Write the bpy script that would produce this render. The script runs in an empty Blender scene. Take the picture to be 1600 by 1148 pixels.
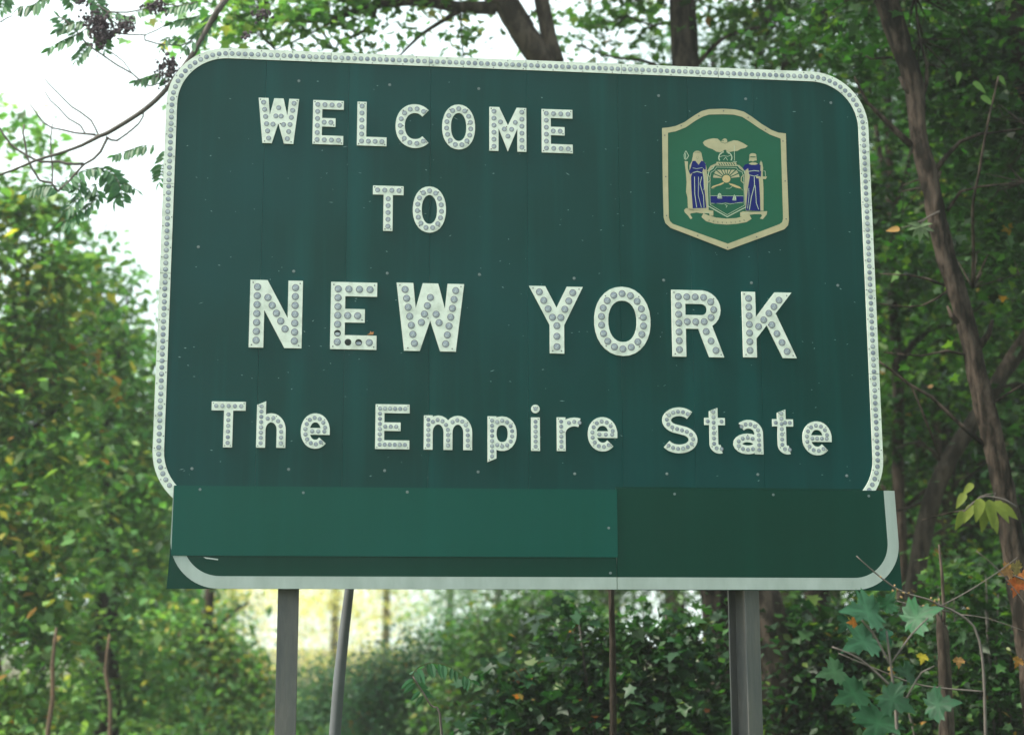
import bpy, bmesh, math, random
import numpy as np
from mathutils import Vector, Matrix
from mathutils.geometry import delaunay_2d_cdt
random.seed(7); np.random.seed(7)
rnd = random.random
def U(a, b): return random.uniform(a, b)
R = math.radians
SC = bpy.context.scene
COL = SC.collection

# ------------------------------------------------------------------ camera, sky, sun, exposure
CAMZ = 1.5
F, PIT, ROL, YAW, D = 2541.87, 0.186088, -0.0021277, 0.1191215, 8.0
fw = Vector((0, math.cos(PIT), math.sin(PIT))); rt = Vector((1, 0, 0)); up = rt.cross(fw)
CR = math.cos(ROL)*rt + math.sin(ROL)*up; CU = -math.sin(ROL)*rt + math.cos(ROL)*up
cd = bpy.data.cameras.new('camera'); cam = bpy.data.objects.new('camera', cd); COL.objects.link(cam)
cam.matrix_world = Matrix(((CR.x, CU.x, -fw.x, 0), (CR.y, CU.y, -fw.y, 0), (CR.z, CU.z, -fw.z, CAMZ), (0, 0, 0, 1)))
cd.sensor_width = 36; cd.lens = F/1600*36; cd.shift_y = -45/1600; cd.clip_end = 2000; cd.clip_start = 0.1
cd.dof.use_dof = True; cd.dof.focus_distance = 8.15; cd.dof.aperture_fstop = 1.6
SC.camera = cam

SUN_EL, SUN_AZ = R(52), R(-101)      # azimuth measured from +Y (behind the sign) towards +X
w = bpy.data.worlds.new("World"); SC.world = w; w.use_nodes = True
nt = w.node_tree; nt.nodes.clear()
wo = nt.nodes.new('ShaderNodeOutputWorld'); bg = nt.nodes.new('ShaderNodeBackground')
sky = nt.nodes.new('ShaderNodeTexSky'); sky.sky_type = 'NISHITA'; sky.sun_disc = False
sky.sun_elevation = SUN_EL; sky.sun_rotation = SUN_AZ; sky.air_density = 1.0; sky.dust_density = 3.0; sky.ozone_density = 1.0
tc = nt.nodes.new('ShaderNodeTexCoord'); nz = nt.nodes.new('ShaderNodeTexNoise'); nz.inputs['Scale'].default_value = 2.2; nz.inputs['Detail'].default_value = 5
rp = nt.nodes.new('ShaderNodeMapRange'); rp.inputs[1].default_value = .3; rp.inputs[2].default_value = .7; rp.inputs[3].default_value = .55; rp.inputs[4].default_value = .85
mx = nt.nodes.new('ShaderNodeMixRGB'); mx.inputs[2].default_value = (8.5, 9.9, 9.6, 1)
nt.links.new(tc.outputs['Generated'], nz.inputs['Vector']); nt.links.new(nz.outputs['Fac'], rp.inputs[0]); nt.links.new(rp.outputs[0], mx.inputs[0])
nt.links.new(sky.outputs[0], mx.inputs[1]); nt.links.new(mx.outputs[0], bg.inputs[0]); nt.links.new(bg.outputs[0], wo.inputs[0])
bg.inputs[1].default_value = 0.12
sl = bpy.data.lights.new('sun', 'SUN'); sl.energy = 5.0; sl.angle = R(9); sl.color = (1, .93, .8)
so = bpy.data.objects.new('sun', sl); COL.objects.link(so)
sd = Vector((math.sin(SUN_AZ)*math.cos(SUN_EL), math.cos(SUN_AZ)*math.cos(SUN_EL), math.sin(SUN_EL)))
so.rotation_euler = sd.to_track_quat('Z', 'Y').to_euler(); so.location = (-10, 5, 20)
vs = SC.view_settings; SC.display_settings.display_device = 'sRGB'
vs.view_transform = 'Standard'; vs.look = 'None'; vs.gamma = 1; vs.use_curve_mapping = False; vs.exposure = 1.0
SC.render.engine = 'CYCLES'
cy = SC.cycles; cy.max_bounces = 7; cy.diffuse_bounces = 4; cy.glossy_bounces = 2; cy.transmission_bounces = 5; cy.transparent_max_bounces = 4
cy.use_denoising = True; cy.volume_bounces = 0; cy.volume_max_steps = 64
SC.render.use_persistent_data = False

# ------------------------------------------------------------------ coordinates
def P(px, py, Y):                    # world point at distance Y (world y) seen at photo pixel
    d = fw*F + CR*(px-800) - CU*(py-529)
    return Vector((0, 0, CAMZ)) + d*(Y/d.y)
un = Vector((math.cos(YAW), math.sin(YAW), 0)); nn = Vector((-math.sin(YAW), math.cos(YAW), 0)); P0 = Vector((0, D, 0))
def sp(px, py):                      # pixel -> (u, v) on the sign's own plane, metres
    d = fw*F + CR*(px-800) - CU*(py-529)
    Q = Vector((0, 0, CAMZ)); t = (nn.dot(P0)-nn.dot(Q))/nn.dot(d); p = Q + d*t
    return ((p-P0).dot(un), p.z)

# ------------------------------------------------------------------ materials
MATS = {}
def mat(name, col=(.5, .5, .5), rough=.6, metal=0, noise=None, bump=0, bscale=40, spec=.5, stretch=(1, 1, 1), nscale=6, lo=.35, hi=.7, coord='Object'):
    if name in MATS: return MATS[name]
    m = bpy.data.materials.new(name); m.use_nodes = True; n = m.node_tree; b = n.nodes['Principled BSDF']
    b.inputs['Base Color'].default_value = (*col, 1); b.inputs['Roughness'].default_value = rough; b.inputs['Metallic'].default_value = metal
    b.inputs['Specular IOR Level'].default_value = spec
    t = n.nodes.new('ShaderNodeTexCoord'); mp = n.nodes.new('ShaderNodeMapping'); mp.inputs['Scale'].default_value = stretch
    n.links.new(t.outputs[coord], mp.inputs[0])
    if noise:
        z = n.nodes.new('ShaderNodeTexNoise'); z.inputs['Scale'].default_value = nscale; z.inputs['Detail'].default_value = 6; z.inputs['Roughness'].default_value = .65
        r = n.nodes.new('ShaderNodeMapRange'); r.inputs[1].default_value = lo; r.inputs[2].default_value = hi
        x = n.nodes.new('ShaderNodeMixRGB'); x.inputs[1].default_value = (*col, 1); x.inputs[2].default_value = (*noise, 1)
        n.links.new(mp.outputs[0], z.inputs[0]); n.links.new(z.outputs[0], r.inputs[0]); n.links.new(r.outputs[0], x.inputs[0]); n.links.new(x.outputs[0], b.inputs['Base Color'])
    if bump:
        z = n.nodes.new('ShaderNodeTexNoise'); z.inputs['Scale'].default_value = bscale; z.inputs['Detail'].default_value = 5
        bp = n.nodes.new('ShaderNodeBump'); bp.inputs['Strength'].default_value = bump; bp.inputs['Distance'].default_value = .02
        n.links.new(mp.outputs[0], z.inputs[0]); n.links.new(z.outputs[0], bp.inputs['Height']); n.links.new(bp.outputs[0], b.inputs['Normal'])
    MATS[name] = m; return m

def sign_green(name, base, streak, dirt):
    m = mat(name, base, .38, spec=.17)
    n = m.node_tree; b = n.nodes['Principled BSDF']; t = [q for q in n.nodes if q.type == 'TEX_COORD'][0]
    prev = None
    for sc_, st, lo, hi, c, amt in ((7, (1, 1, .055), .5, .76, streak, .5), (26, (1, 1, .035), .55, .8, streak, .2), (1.1, (1, 1, 1), .4, .7, dirt, .8), (90, (1, 1, 1), .66, .76, dirt, .35)):
        mp = n.nodes.new('ShaderNodeMapping'); mp.inputs['Scale'].default_value = st; n.links.new(t.outputs['Object'], mp.inputs[0])
        z = n.nodes.new('ShaderNodeTexNoise'); z.inputs['Scale'].default_value = sc_; z.inputs['Detail'].default_value = 5; n.links.new(mp.outputs[0], z.inputs[0])
        r = n.nodes.new('ShaderNodeMapRange'); r.inputs[1].default_value = lo; r.inputs[2].default_value = hi; r.inputs[4].default_value = amt; n.links.new(z.outputs[0], r.inputs[0])
        x = n.nodes.new('ShaderNodeMixRGB'); x.inputs[1].default_value = (*base, 1); x.inputs[2].default_value = (*c, 1)
        if prev: n.links.new(prev.outputs[0], x.inputs[1])
        n.links.new(r.outputs[0], x.inputs[0]); prev = x
    n.links.new(prev.outputs[0], b.inputs['Base Color'])
    rr = n.nodes.new('ShaderNodeMapRange'); rr.inputs[3].default_value = .26; rr.inputs[4].default_value = .40
    z = n.nodes.new('ShaderNodeTexNoise'); z.inputs['Scale'].default_value = 3; n.links.new(t.outputs['Object'], z.inputs[0]); n.links.new(z.outputs[0], rr.inputs[0]); n.links.new(rr.outputs[0], b.inputs['Roughness'])
    return m
M_GREEN = sign_green('sign_green_paint', (.0004, .037, .032), (.003, .088, .086), (.001, .050, .051))
M_GREEN2 = sign_green('lower_green_paint', (.0004, .034, .022), (.001, .048, .034), (.0005, .040, .028))
M_COVER = sign_green('cover_green_film', (.0003, .062, .046), (.001, .082, .066), (.001, .070, .057))
M_WHITE = mat('white_enamel', (.70, .76, .68), .5, noise=(.44, .49, .42), nscale=13, lo=.48, hi=.75)
M_BAND = mat('grey_white_band', (.38, .44, .42), .5, noise=(.29, .345, .32), nscale=9, stretch=(1, 1, .3))
M_BTN = mat('reflector_glass', (.19, .23, .29), .3, noise=(.38, .43, .46), nscale=28, lo=.42, hi=.6, spec=.6)
M_GLINT = mat('lens_glint', (.45, .50, .52), .4)
M_RIM = mat('reflector_rim', (.13, .13, .15), .5)
M_HOLE = mat('dark_socket_disc', (.012, .02, .02), .8)
M_SCREW = mat('screw_steel', (.10, .10, .11), .5, metal=.3)
M_BOLT = mat('bolt_steel', (.16, .20, .20), .6, metal=.2)
M_EM_GREEN = mat('emblem_green', (.001, .085, .040), .45, noise=(.002, .095, .052), nscale=3, spec=.3)
M_EM_CREAM = mat('emblem_cream', (.44, .40, .24), .5, noise=(.36, .33, .20), nscale=14)
M_EM_GOLD = mat('emblem_gold', (.50, .38, .18), .5)
M_EM_PALE = mat('emblem_pale_line', (.42, .50, .36), .5)
M_EM_BLUE = mat('emblem_blue', (.003, .010, .13), .55, spec=.15)
M_POST = mat('galvanised_steel', (.065, .07, .075), .55, metal=.2, noise=(.13, .12, .11), nscale=7, stretch=(1, 1, .25), bump=.15, bscale=60)
M_POLE = mat('pole_steel', (.10, .11, .12), .85, metal=0, noise=(.07, .075, .08), nscale=5)
def bark(name, a, b, s=1):
    return mat(name, a, .9, noise=b, nscale=13, stretch=(s, s, .28), bump=1.0, bscale=26, spec=.1, lo=.42, hi=.56)
M_BARK = bark('brown_bark', (.060, .045, .036), (.010, .008, .006))
M_BARKG = bark('grey_bark', (.075, .058, .046), (.028, .022, .018))
M_BARKD = bark('dark_bark', (.045, .035, .028), (.018, .014, .011))
M_TWIG = mat('twig_bark', (.10, .085, .075), .8, noise=(.06, .05, .045), nscale=20)
M_SEED = mat('seed_husk', (.055, .035, .045), .85, noise=(.02, .014, .02), nscale=60, bump=.5)
def leafmat(name, trans=.42, gloss=.35):
    m = bpy.data.materials.new(name); m.use_nodes = True; n = m.node_tree; b = n.nodes['Principled BSDF']; o = n.nodes['Material Output']
    a = n.nodes.new('ShaderNodeAttribute'); a.attribute_name = 'tint'
    t = n.nodes.new('ShaderNodeTexCoord'); z = n.nodes.new('ShaderNodeTexNoise'); z.inputs['Scale'].default_value = 35
    r = n.nodes.new('ShaderNodeMapRange'); r.inputs[3].default_value = .75; r.inputs[4].default_value = 1.25
    v = n.nodes.new('ShaderNodeVectorMath'); v.operation = 'SCALE'
    n.links.new(t.outputs['Object'], z.inputs[0]); n.links.new(z.outputs[0], r.inputs[0]); n.links.new(a.outputs['Color'], v.inputs[0]); n.links.new(r.outputs[0], v.inputs['Scale'])
    n.links.new(v.outputs[0], b.inputs['Base Color']); b.inputs['Roughness'].default_value = .5; b.inputs['Specular IOR Level'].default_value = gloss
    tr = n.nodes.new('ShaderNodeBsdfTranslucent'); v2 = n.nodes.new('ShaderNodeVectorMath'); v2.operation = 'MULTIPLY'; v2.inputs[1].default_value = (1.35, 1.5, .7)
    n.links.new(v.outputs[0], v2.inputs[0]); n.links.new(v2.outputs[0], tr.inputs[0])
    x = n.nodes.new('ShaderNodeMixShader'); x.inputs[0].default_value = trans
    n.links.new(b.outputs[0], x.inputs[1]); n.links.new(tr.outputs[0], x.inputs[2]); n.links.new(x.outputs[0], o.inputs[0])
    MATS[name] = m; return m
M_LEAF = leafmat('leaf_tissue'); M_BIGLEAF = leafmat('broad_leaf_tissue', .3, .15)

# ------------------------------------------------------------------ object helpers
def link(name, me, m=None, parent=None, loc=None, **props):
    o = bpy.data.objects.new(name, me); COL.objects.link(o)
    if m is not None and me is not None and len(me.materials) == 0:
        for q in (m if isinstance(m, (list, tuple)) else [m]): me.materials.append(q)
    if parent is not None: o.parent = parent
    if loc is not None: o.location = loc
    for k, v in props.items(): o[k] = v
    return o
def empty(name, loc, label, category, group=None, rz=0):
    o = bpy.data.objects.new(name, None); COL.objects.link(o); o.location = loc; o.rotation_euler.z = rz
    o.empty_display_size = .2; o['label'] = label; o['category'] = category
    if group: o['group'] = group
    return o
def area(p):
    return sum(p[i][0]*p[(i+1) % len(p)][1]-p[(i+1) % len(p)][0]*p[i][1] for i in range(len(p)))/2
def union(polys, holes=()):
    vs_, fs, hs = [], [], []
    for k, pl in enumerate(list(polys)+list(holes)):
        pl = [tuple(q) for q in pl]
        if area(pl) < 0: pl = pl[::-1]
        b = len(vs_); vs_ += [Vector(q) for q in pl]; fs.append(list(range(b, b+len(pl))))
    nh = len(polys)
    v, e, f, ov, oe, of = delaunay_2d_cdt(vs_, [], fs, 0, 1e-6)
    keep = [t for t, o in zip(f, of) if len(o) and not any(i >= nh for i in o)]
    return v, keep
def plate_data(parts):
    """parts: list of (polys, holes, yfront, yback, matindex) -> verts, faces, matidx"""
    V, Fc, MI = [], [], []
    for polys, holes, yf, yb, mi in parts:
        v, tris = union(polys, holes)
        b = len(V); n = len(v)
        V += [(q[0], yf, q[1]) for q in v] + [(q[0], yb, q[1]) for q in v]
        ec = {}
        for t in tris:
            t = list(t)
            a = area([v[i] for i in t])
            if a < 0: t = t[::-1]
            Fc.append([b+i for i in t]); MI.append(mi)          # facing -y (ccw in x,z)
            Fc.append([b+n+i for i in t[::-1]]); MI.append(mi)
            for i in range(len(t)):
                ec[(t[i], t[(i+1) % len(t)])] = 1
        for (i, j) in ec:
            if (j, i) not in ec:
                Fc.append([b+j, b+i, b+n+i, b+n+j]); MI.append(mi)
    return V, Fc, MI
def plate(name, parts, mats, parent, **props):
    V, Fc, MI = plate_data(parts)
    me = bpy.data.meshes.new(name); me.from_pydata(V, [], Fc)
    for q in (mats if isinstance(mats, (list, tuple)) else [mats]): me.materials.append(q)
    me.polygons.foreach_set('material_index', MI); me.update()
    return link(name, me, None, parent, **props)
def stroke(pts, t, closed=False):
    pts = [Vector(p) for p in pts]; n = len(pts); L, Rr = [], []
    for i, p in enumerate(pts):
        a = pts[i-1] if (i > 0 or closed) else None; c = pts[(i+1) % n] if (i < n-1 or closed) else None
        d1 = (p-a).normalized() if a is not None else None; d2 = (c-p).normalized() if c is not None else None
        if d1 is None: d1 = d2
        if d2 is None: d2 = d1
        m = (d1+d2).normalized(); nrm = Vector((-m.y, m.x)); k = t/2/max(.35, m.dot(d1))
        L.append(p+nrm*k); Rr.append(p-nrm*k)
    out = []
    for i in range(n if closed else n-1):
        j = (i+1) % n; out.append(hull([L[i], L[j], Rr[j], Rr[i]]))
    return out
def hull(ps):
    ps = sorted({(round(p[0], 7), round(p[1], 7)) for p in ps})
    def half(q):
        o = []
        for p in q:
            while len(o) > 1 and (o[-1][0]-o[-2][0])*(p[1]-o[-2][1])-(o[-1][1]-o[-2][1])*(p[0]-o[-2][0]) <= 0: o.pop()
            o.append(p)
        return o
    return half(ps)[:-1]+half(ps[::-1])[:-1]
def arc(cx, cy_, rx, ry, a0, a1, n=20, e=2.0):
    o = []
    for i in range(n+1):
        a = R(a0+(a1-a0)*i/n); c, s = math.cos(a), math.sin(a)
        o.append((cx+rx*math.copysign(abs(c)**(2/e), c), cy_+ry*math.copysign(abs(s)**(2/e), s)))
    return o
def along(path, s, closed=False):
    pts = [Vector(p) for p in path]
    if closed: pts.append(pts[0])
    seg = [(pts[i+1]-pts[i]).length for i in range(len(pts)-1)]; L = sum(seg)
    k = max(1, int(L/s+.2)); o = []
    for q in range(k if closed else k+1):
        d = L*q/k
        for i, l in enumerate(seg):
            if d <= l+1e-9 or i == len(seg)-1:
                o.append(pts[i].lerp(pts[i+1], min(1, d/l) if l > 0 else 0)); break
            d -= l
    return o
def disc_mesh(name, r, h, rim, n=14):
    """domed round reflector in a dark rim, facing -y"""
    V, Fc, MI = [], [], []
    rings = [(r*1.12, 0, 1), (r*1.12, -h*.5, 1), (r*.98, -h*.55, 1), (r*.93, -h*.35, 0), (r*.6, -h*.85, 0), (0, -h, 0)]
    for (rr, y, _) in rings[:-1]:
        for i in range(n):
            a = 2*math.pi*i/n; V.append((rr*math.cos(a), y, rr*math.sin(a)))
    V.append((0, rings[-1][1], 0))
    for k in range(len(rings)-2):
        for i in range(n):
            j = (i+1) % n; Fc.append([k*n+i, k*n+j, (k+1)*n+j, (k+1)*n+i]); MI.append(1 if k < 3 else 0)
    k = len(rings)-2
    for i in range(n): Fc.append([k*n+i, k*n+(i+1) % n, len(V)-1]); MI.append(0)
    return V, Fc, MI
def mesh_from(name, V, Fc, MI, mats, smooth=False):
    me = bpy.data.meshes.new(name); me.from_pydata(V, [], Fc)
    for q in mats: me.materials.append(q)
    if MI: me.polygons.foreach_set('material_index', MI)
    if smooth: me.polygons.foreach_set('use_smooth', [True]*len(Fc))
    me.update(); return me
def joined(name, pts, base, y, mats, parent, **props):
    """many copies of a small base mesh joined into one part"""
    V, Fc, MI = [], [], []
    bV, bF, bM = base
    for p in pts:
        b = len(V); a = U(0, 6.28); c, s = math.cos(a), math.sin(a)
        V += [(p[0]+v[0]*c-v[2]*s, y+v[1], p[1]+v[0]*s+v[2]*c) for v in bV]
        Fc += [[b+i for i in f] for f in bF]; MI += bM
    return link(name, mesh_from(name, V, Fc, MI, mats), None, parent, **props)
def tube_data(pts, rad, n=8, wob=0):
    V, Fc = [], []; pts = [Vector(p) for p in pts]
    prev = None
    for i, p in enumerate(pts):
        d = (pts[min(i+1, len(pts)-1)]-pts[max(i-1, 0)]).normalized()
        if prev is None:
            a = d.orthogonal().normalized()
        else:
            a = (prev-d*prev.dot(d)).normalized()
        prev = a; b = d.cross(a)
        for k in range(n):
            an = 2*math.pi*k/n; r = rad[i]*(1+(wob*(math.sin(3*an+i*.31)*.5+math.sin(5*an-i*.17)*.35+U(-.4, .4)) if wob else 0))
            V.append(p+(a*math.cos(an)+b*math.sin(an))*r)
    for i in range(len(pts)-1):
        for k in range(n):
            k2 = (k+1) % n; Fc.append([i*n+k, i*n+k2, (i+1)*n+k2, (i+1)*n+k])
    b0 = len(V); V.append(pts[0]); V.append(pts[-1]); m = (len(pts)-1)*n
    for k in range(n):
        Fc.append([b0, (k+1) % n, k]); Fc.append([b0+1, m+k, m+(k+1) % n])
    return V, Fc
def smooth_path(pts, rad, step):
    """Catmull-Rom resample"""
    pts = [Vector(p) for p in pts]; n = len(pts); o, r = [], []
    for i in range(n-1):
        p0 = pts[max(i-1, 0)]; p1 = pts[i]; p2 = pts[i+1]; p3 = pts[min(i+2, n-1)]
        k = max(1, int((p2-p1).length/step))
        for q in range(k):
            t = q/k; t2 = t*t; t3 = t2*t
            o.append(.5*((2*p1)+(p2-p0)*t+(2*p0-5*p1+4*p2-p3)*t2+(3*p1-p0-3*p2+p3)*t3)); r.append(rad[i]*(1-t)+rad[i+1]*t)
    o.append(pts[-1]); r.append(rad[-1]); return o, r
def tubes(name, paths, m, parent, n=8, wob=0, step=.15, **props):
    V, Fc = [], []
    for pts, rad in paths:
        q, r = smooth_path(pts, rad, step)
        v, f = tube_data(q, r, n, wob); b = len(V); V += [tuple(x) for x in v]; Fc += [[b+i for i in g] for g in f]
    me = mesh_from(name, V, Fc, None, [m], True)
    return link(name, me, None, parent, **props)

# ------------------------------------------------------------------ leaves
TEMPL = {
 'ovate': (np.array([(0, 0, 0), (.30, .42, .06), (0, 1, -.05), (-.30, .42, .06)]), [(0, 1, 2), (0, 2, 3)]),
 'maple': (np.array([(0, .3, 0), (0, 0, 0), (.42, -.02, .05), (.30, .22, .03), (.62, .46, .09), (.26, .50, .03), (0, 1.0, -.06), (-.26, .50, .03), (-.62, .46, .09), (-.30, .22, .03), (-.42, -.02, .05)]),
           [(0, 1, 2), (0, 2, 3), (0, 3, 4), (0, 4, 5), (0, 5, 6), (0, 6, 7), (0, 7, 8), (0, 8, 9), (0, 9, 10), (0, 10, 1)]),
}
PAL = {
 'green': [((.045, .12, .022), 10), ((.03, .085, .02), 8), ((.07, .15, .025), 5), ((.16, .17, .025), .7), ((.35, .16, .03), .2)],
 'dark': [((.015, .058, .012), 10), ((.024, .082, .015), 8), ((.010, .036, .010), 7), ((.07, .14, .02), 1.5), ((.3, .16, .03), .15)],  # tint lowered to put shade into the right-hand wood
 'autumn': [((.10, .23, .06), 9), ((.16, .27, .07), 7), ((.30, .30, .06), 1.6), ((.44, .34, .07), .8), ((.40, .20, .05), .25), ((.05, .13, .04), 4)],
 'light': [((.12, .27, .08), 10), ((.09, .22, .07), 7), ((.20, .32, .09), 4), ((.42, .40, .10), .8)],  # like autumn, tint raised so the left-hand trees look lit
 'blue': [((.05, .14, .07), 8), ((.08, .18, .09), 5), ((.04, .10, .05), 5), ((.30, .18, .05), .4)],
 'yellow': [((.66, .58, .20), 8), ((.55, .52, .20), 6), ((.40, .44, .14), 3), ((.66, .50, .18), 3)],  # tint raised to carry the far sunlit glow
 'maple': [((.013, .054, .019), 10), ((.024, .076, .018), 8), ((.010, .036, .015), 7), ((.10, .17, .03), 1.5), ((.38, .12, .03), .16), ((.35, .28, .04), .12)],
 'under': [((.018, .062, .015), 10), ((.035, .09, .02), 6), ((.010, .032, .010), 7), ((.09, .13, .025), 1.0), ((.22, .14, .03), .35)],  # like maple, tint lowered in place of shade on the undergrowth
 'orange': [((.50, .16, .05), 5), ((.42, .22, .06), 4), ((.30, .22, .05), 3)],
}
def leaf_mesh(name, pos, size, tip, nrm, cols, templ):
    """pos,tip,nrm (N,3), size (N)"""
    T, tris = TEMPL[templ]; N = len(pos); k = len(T)
    tip = tip/np.linalg.norm(tip, axis=1, keepdims=True)
    side = np.cross(tip, nrm); side /= np.linalg.norm(side, axis=1, keepdims=True)+1e-9; nrm = np.cross(side, tip)
    co = pos[:, None, :]+size[:, None, None]*(T[None, :, 0:1]*side[:, None, :]+T[None, :, 1:2]*tip[:, None, :]+T[None, :, 2:3]*nrm[:, None, :])
    co = co.reshape(-1, 3).astype(np.float32)
    tr = (np.array(tris)[None]+(np.arange(N)*k)[:, None, None]).reshape(-1, 3).astype(np.int32)
    me = bpy.data.meshes.new(name); me.vertices.add(len(co)); me.vertices.foreach_set('co', co.ravel())
    me.loops.add(tr.size); me.loops.foreach_set('vertex_index', tr.ravel())
    me.polygons.add(len(tr)); me.polygons.foreach_set('loop_start', np.arange(0, tr.size, 3, dtype=np.int32))
    at = me.attributes.new('tint', 'FLOAT_COLOR', 'POINT')
    c4 = np.ones((N, k, 4), np.float32); c4[:, :, :3] = cols[:, None, :]; at.data.foreach_set('color', c4.ravel())
    me.update(calc_edges=True); return me
def pick_cols(N, pal, clump=None):
    cs = np.array([c for c, _ in PAL[pal]]); wt = np.array([q for _, q in PAL[pal]]); wt = wt/wt.sum()
    idx = np.random.choice(len(cs), N, p=wt)
    if clump is not None:
        nc = clump.max()+1; ci = np.random.choice(len(cs), nc, p=wt)
        useC = np.random.rand(N) < .55; idx = np.where(useC, ci[clump], idx)
        br = np.random.normal(1, .16, nc)[clump]
    else: br = 1
    c = cs[idx]*(np.random.normal(1, .18, N)*br).clip(.45, 1.7)[:, None]
    return c*np.random.normal(1, .06, (N, 3))
def scatter(blobs, n, clump_n=90, clump_r=.38, flat=.4, shell=.45):
    """blobs: (centre Vector, radii (rx,ry,rz)); returns pos, clump index, outward"""
    vol = np.array([(b[1][0]*b[1][1]*b[1][2])**.8 for b in blobs]); vol /= vol.sum()
    pos, cl, cent = [], [], []
    c = 0
    for (bc, br), v in zip(blobs, vol):
        nb = int(n*v); nc = max(1, nb//clump_n)
        d = np.random.normal(size=(nc, 3)); d /= np.linalg.norm(d, axis=1, keepdims=True)
        cc = np.array(bc)+d*(np.random.rand(nc, 1)**shell)*np.array(br)
        k = nb//nc
        p = np.repeat(cc, k, 0)+np.random.normal(size=(nc*k, 3))*np.array([clump_r, clump_r, clump_r*flat])*np.repeat(np.random.uniform(.6, 1.3, nc), k)[:, None]
        # let sprays droop at their rim
        off = p-np.repeat(cc, k, 0); p[:, 2] -= .45*(off[:, 0]**2+off[:, 1]**2)/max(clump_r, .05)
        pos.append(p); cl.append(np.repeat(np.arange(nc)+c, k)); c += nc; cent.append(cc)
    return np.concatenate(pos), np.concatenate(cl), np.concatenate(cent)
def foliage(name, blobs, n, size, pal, templ='ovate', parent=None, clump_n=90, clump_r=.38, flat=.4, shell=.45, droop=.35, tilt=.45, zmin=.05, m=None):
    pos, cl, cent = scatter(blobs, n, clump_n, clump_r, flat, shell)
    k = pos[:, 2] > zmin; pos, cl = pos[k], cl[k]; N = len(pos)
    a = np.random.uniform(0, 2*np.pi, N); b = np.random.normal(droop, .4, N)
    tip = np.stack([np.cos(a)*np.cos(b), np.sin(a)*np.cos(b), -np.sin(b)], 1)
    nr = np.stack([np.random.normal(0, tilt, N), np.random.normal(0, tilt, N), np.ones(N)], 1)
    s = size*np.random.uniform(.42, 1.3, N)
    me = leaf_mesh(name, pos, s, tip, nr, pick_cols(N, pal, cl), templ); me.materials.append(m or M_LEAF)
    return me, cent

def rel(root): return Vector(root.location)
def px_path(spec, Y, root):
    """(px, py, width_px[, Y]) -> local points and radii"""
    pts, rad = [], []
    for s in spec:
        y = s[3] if len(s) > 3 else Y
        pts.append(P(s[0], s[1], y)-rel(root)); rad.append(s[2]*y/F/2)
    return pts, rad
def tree(name, label, Y, trunk, limbs=(), blobs=(), n=0, size=.08, pal='green', templ='ovate', barkm=None, group=None, cat='tree', twigs=True, limbname='limb', wob=.10, tn=16, base_flare=1.35, **kw):
    """trunk: top-to-bottom or bottom-to-top px list, last point is the lowest; reaches the ground"""
    lx = P(trunk[-1][0], trunk[-1][1], Y); base = Vector((lx.x, Y, 0))
    root = empty(name, base, label, cat, group)
    pts, rad = px_path(trunk, Y, root)
    if pts[-1].z > .02:
        pts.append(Vector((0, 0, min(.35, pts[-1].z*.5)))); rad.append(rad[-1]*1.05)
        pts.append(Vector((0, 0, -.15))); rad.append(rad[-1]*base_flare)
    tubes('trunk', [(pts, rad)], barkm or M_BARK, root, n=tn, wob=wob, step=.08)
    for lb in limbs:
        p, r = px_path(lb, Y, root); tubes(limbname, [(p, r)], barkm or M_BARK, root, n=8, wob=wob*.7, step=.1)
    if n:
        bl = [(P(b[0], b[1], b[4] if len(b) > 4 else Y)-rel(root), tuple(np.array((b[2], (b[2]+b[3])/2*(b[5] if len(b) > 5 else 1), b[3]))*(b[4] if len(b) > 4 else Y)/F)) for b in blobs]
        me, cent = foliage('crown', bl, n, size, pal, templ, zmin=-.0, **kw)
        link('crown', me, None, root, kind='stuff')
        if twigs:
            # each spray of leaves hangs on a twig that runs back to the nearest point of the wood
            wood = [q for q in smooth_path(pts, rad, .15)[0] if q.z > .5]
            for lb in limbs:
                q0, r0 = px_path(lb, Y, root); wood += smooth_path(q0, r0, .12)[0]
            tw = []
            for c in cent[::2]:
                c = Vector(c); wq = min(wood, key=lambda q: (q-c).length+max(0, q.z-c.z)*.7)
                mid = (c+wq)/2+Vector((U(-.15, .15), U(-.15, .15), U(-.05, .2)))
                L = (c-wq).length
                tw.append(([wq, mid, c], [.003+.005*min(L, 1.5), .003+.0015*L, .002]))
            tubes('twigs', tw, M_BARKD, root, n=4, step=.5, kind='stuff')
    return root
exec_order = None

# ------------------------------------------------------------------ ground
def ground():
    n = 90; V, Fc = [], []
    for j in range(n+1):
        for i in range(n+1):
            x = (i/n-.5)*2; y = (j/n-.5)*2
            X = math.copysign(abs(x)**2.2, x)*700; Yy = math.copysign(abs(y)**2.2, y)*700
            z = (math.sin(X*.7)*math.cos(Yy*.6)*.04)*min(1, abs(X)/4)-.02
            V.append((X, Yy, z))
    for j in range(n):
        for i in range(n):
            a = j*(n+1)+i; Fc.append([a, a+1, a+n+2, a+n+1])
    m = mat('leaf_litter_ground', (.035, .055, .018), .95, noise=(.09, .065, .03), nscale=1.5, bump=.6, bscale=8, spec=.1)
    link('ground', mesh_from('ground', V, Fc, None, [m], True), None, None, kind='structure')
ground()

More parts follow.
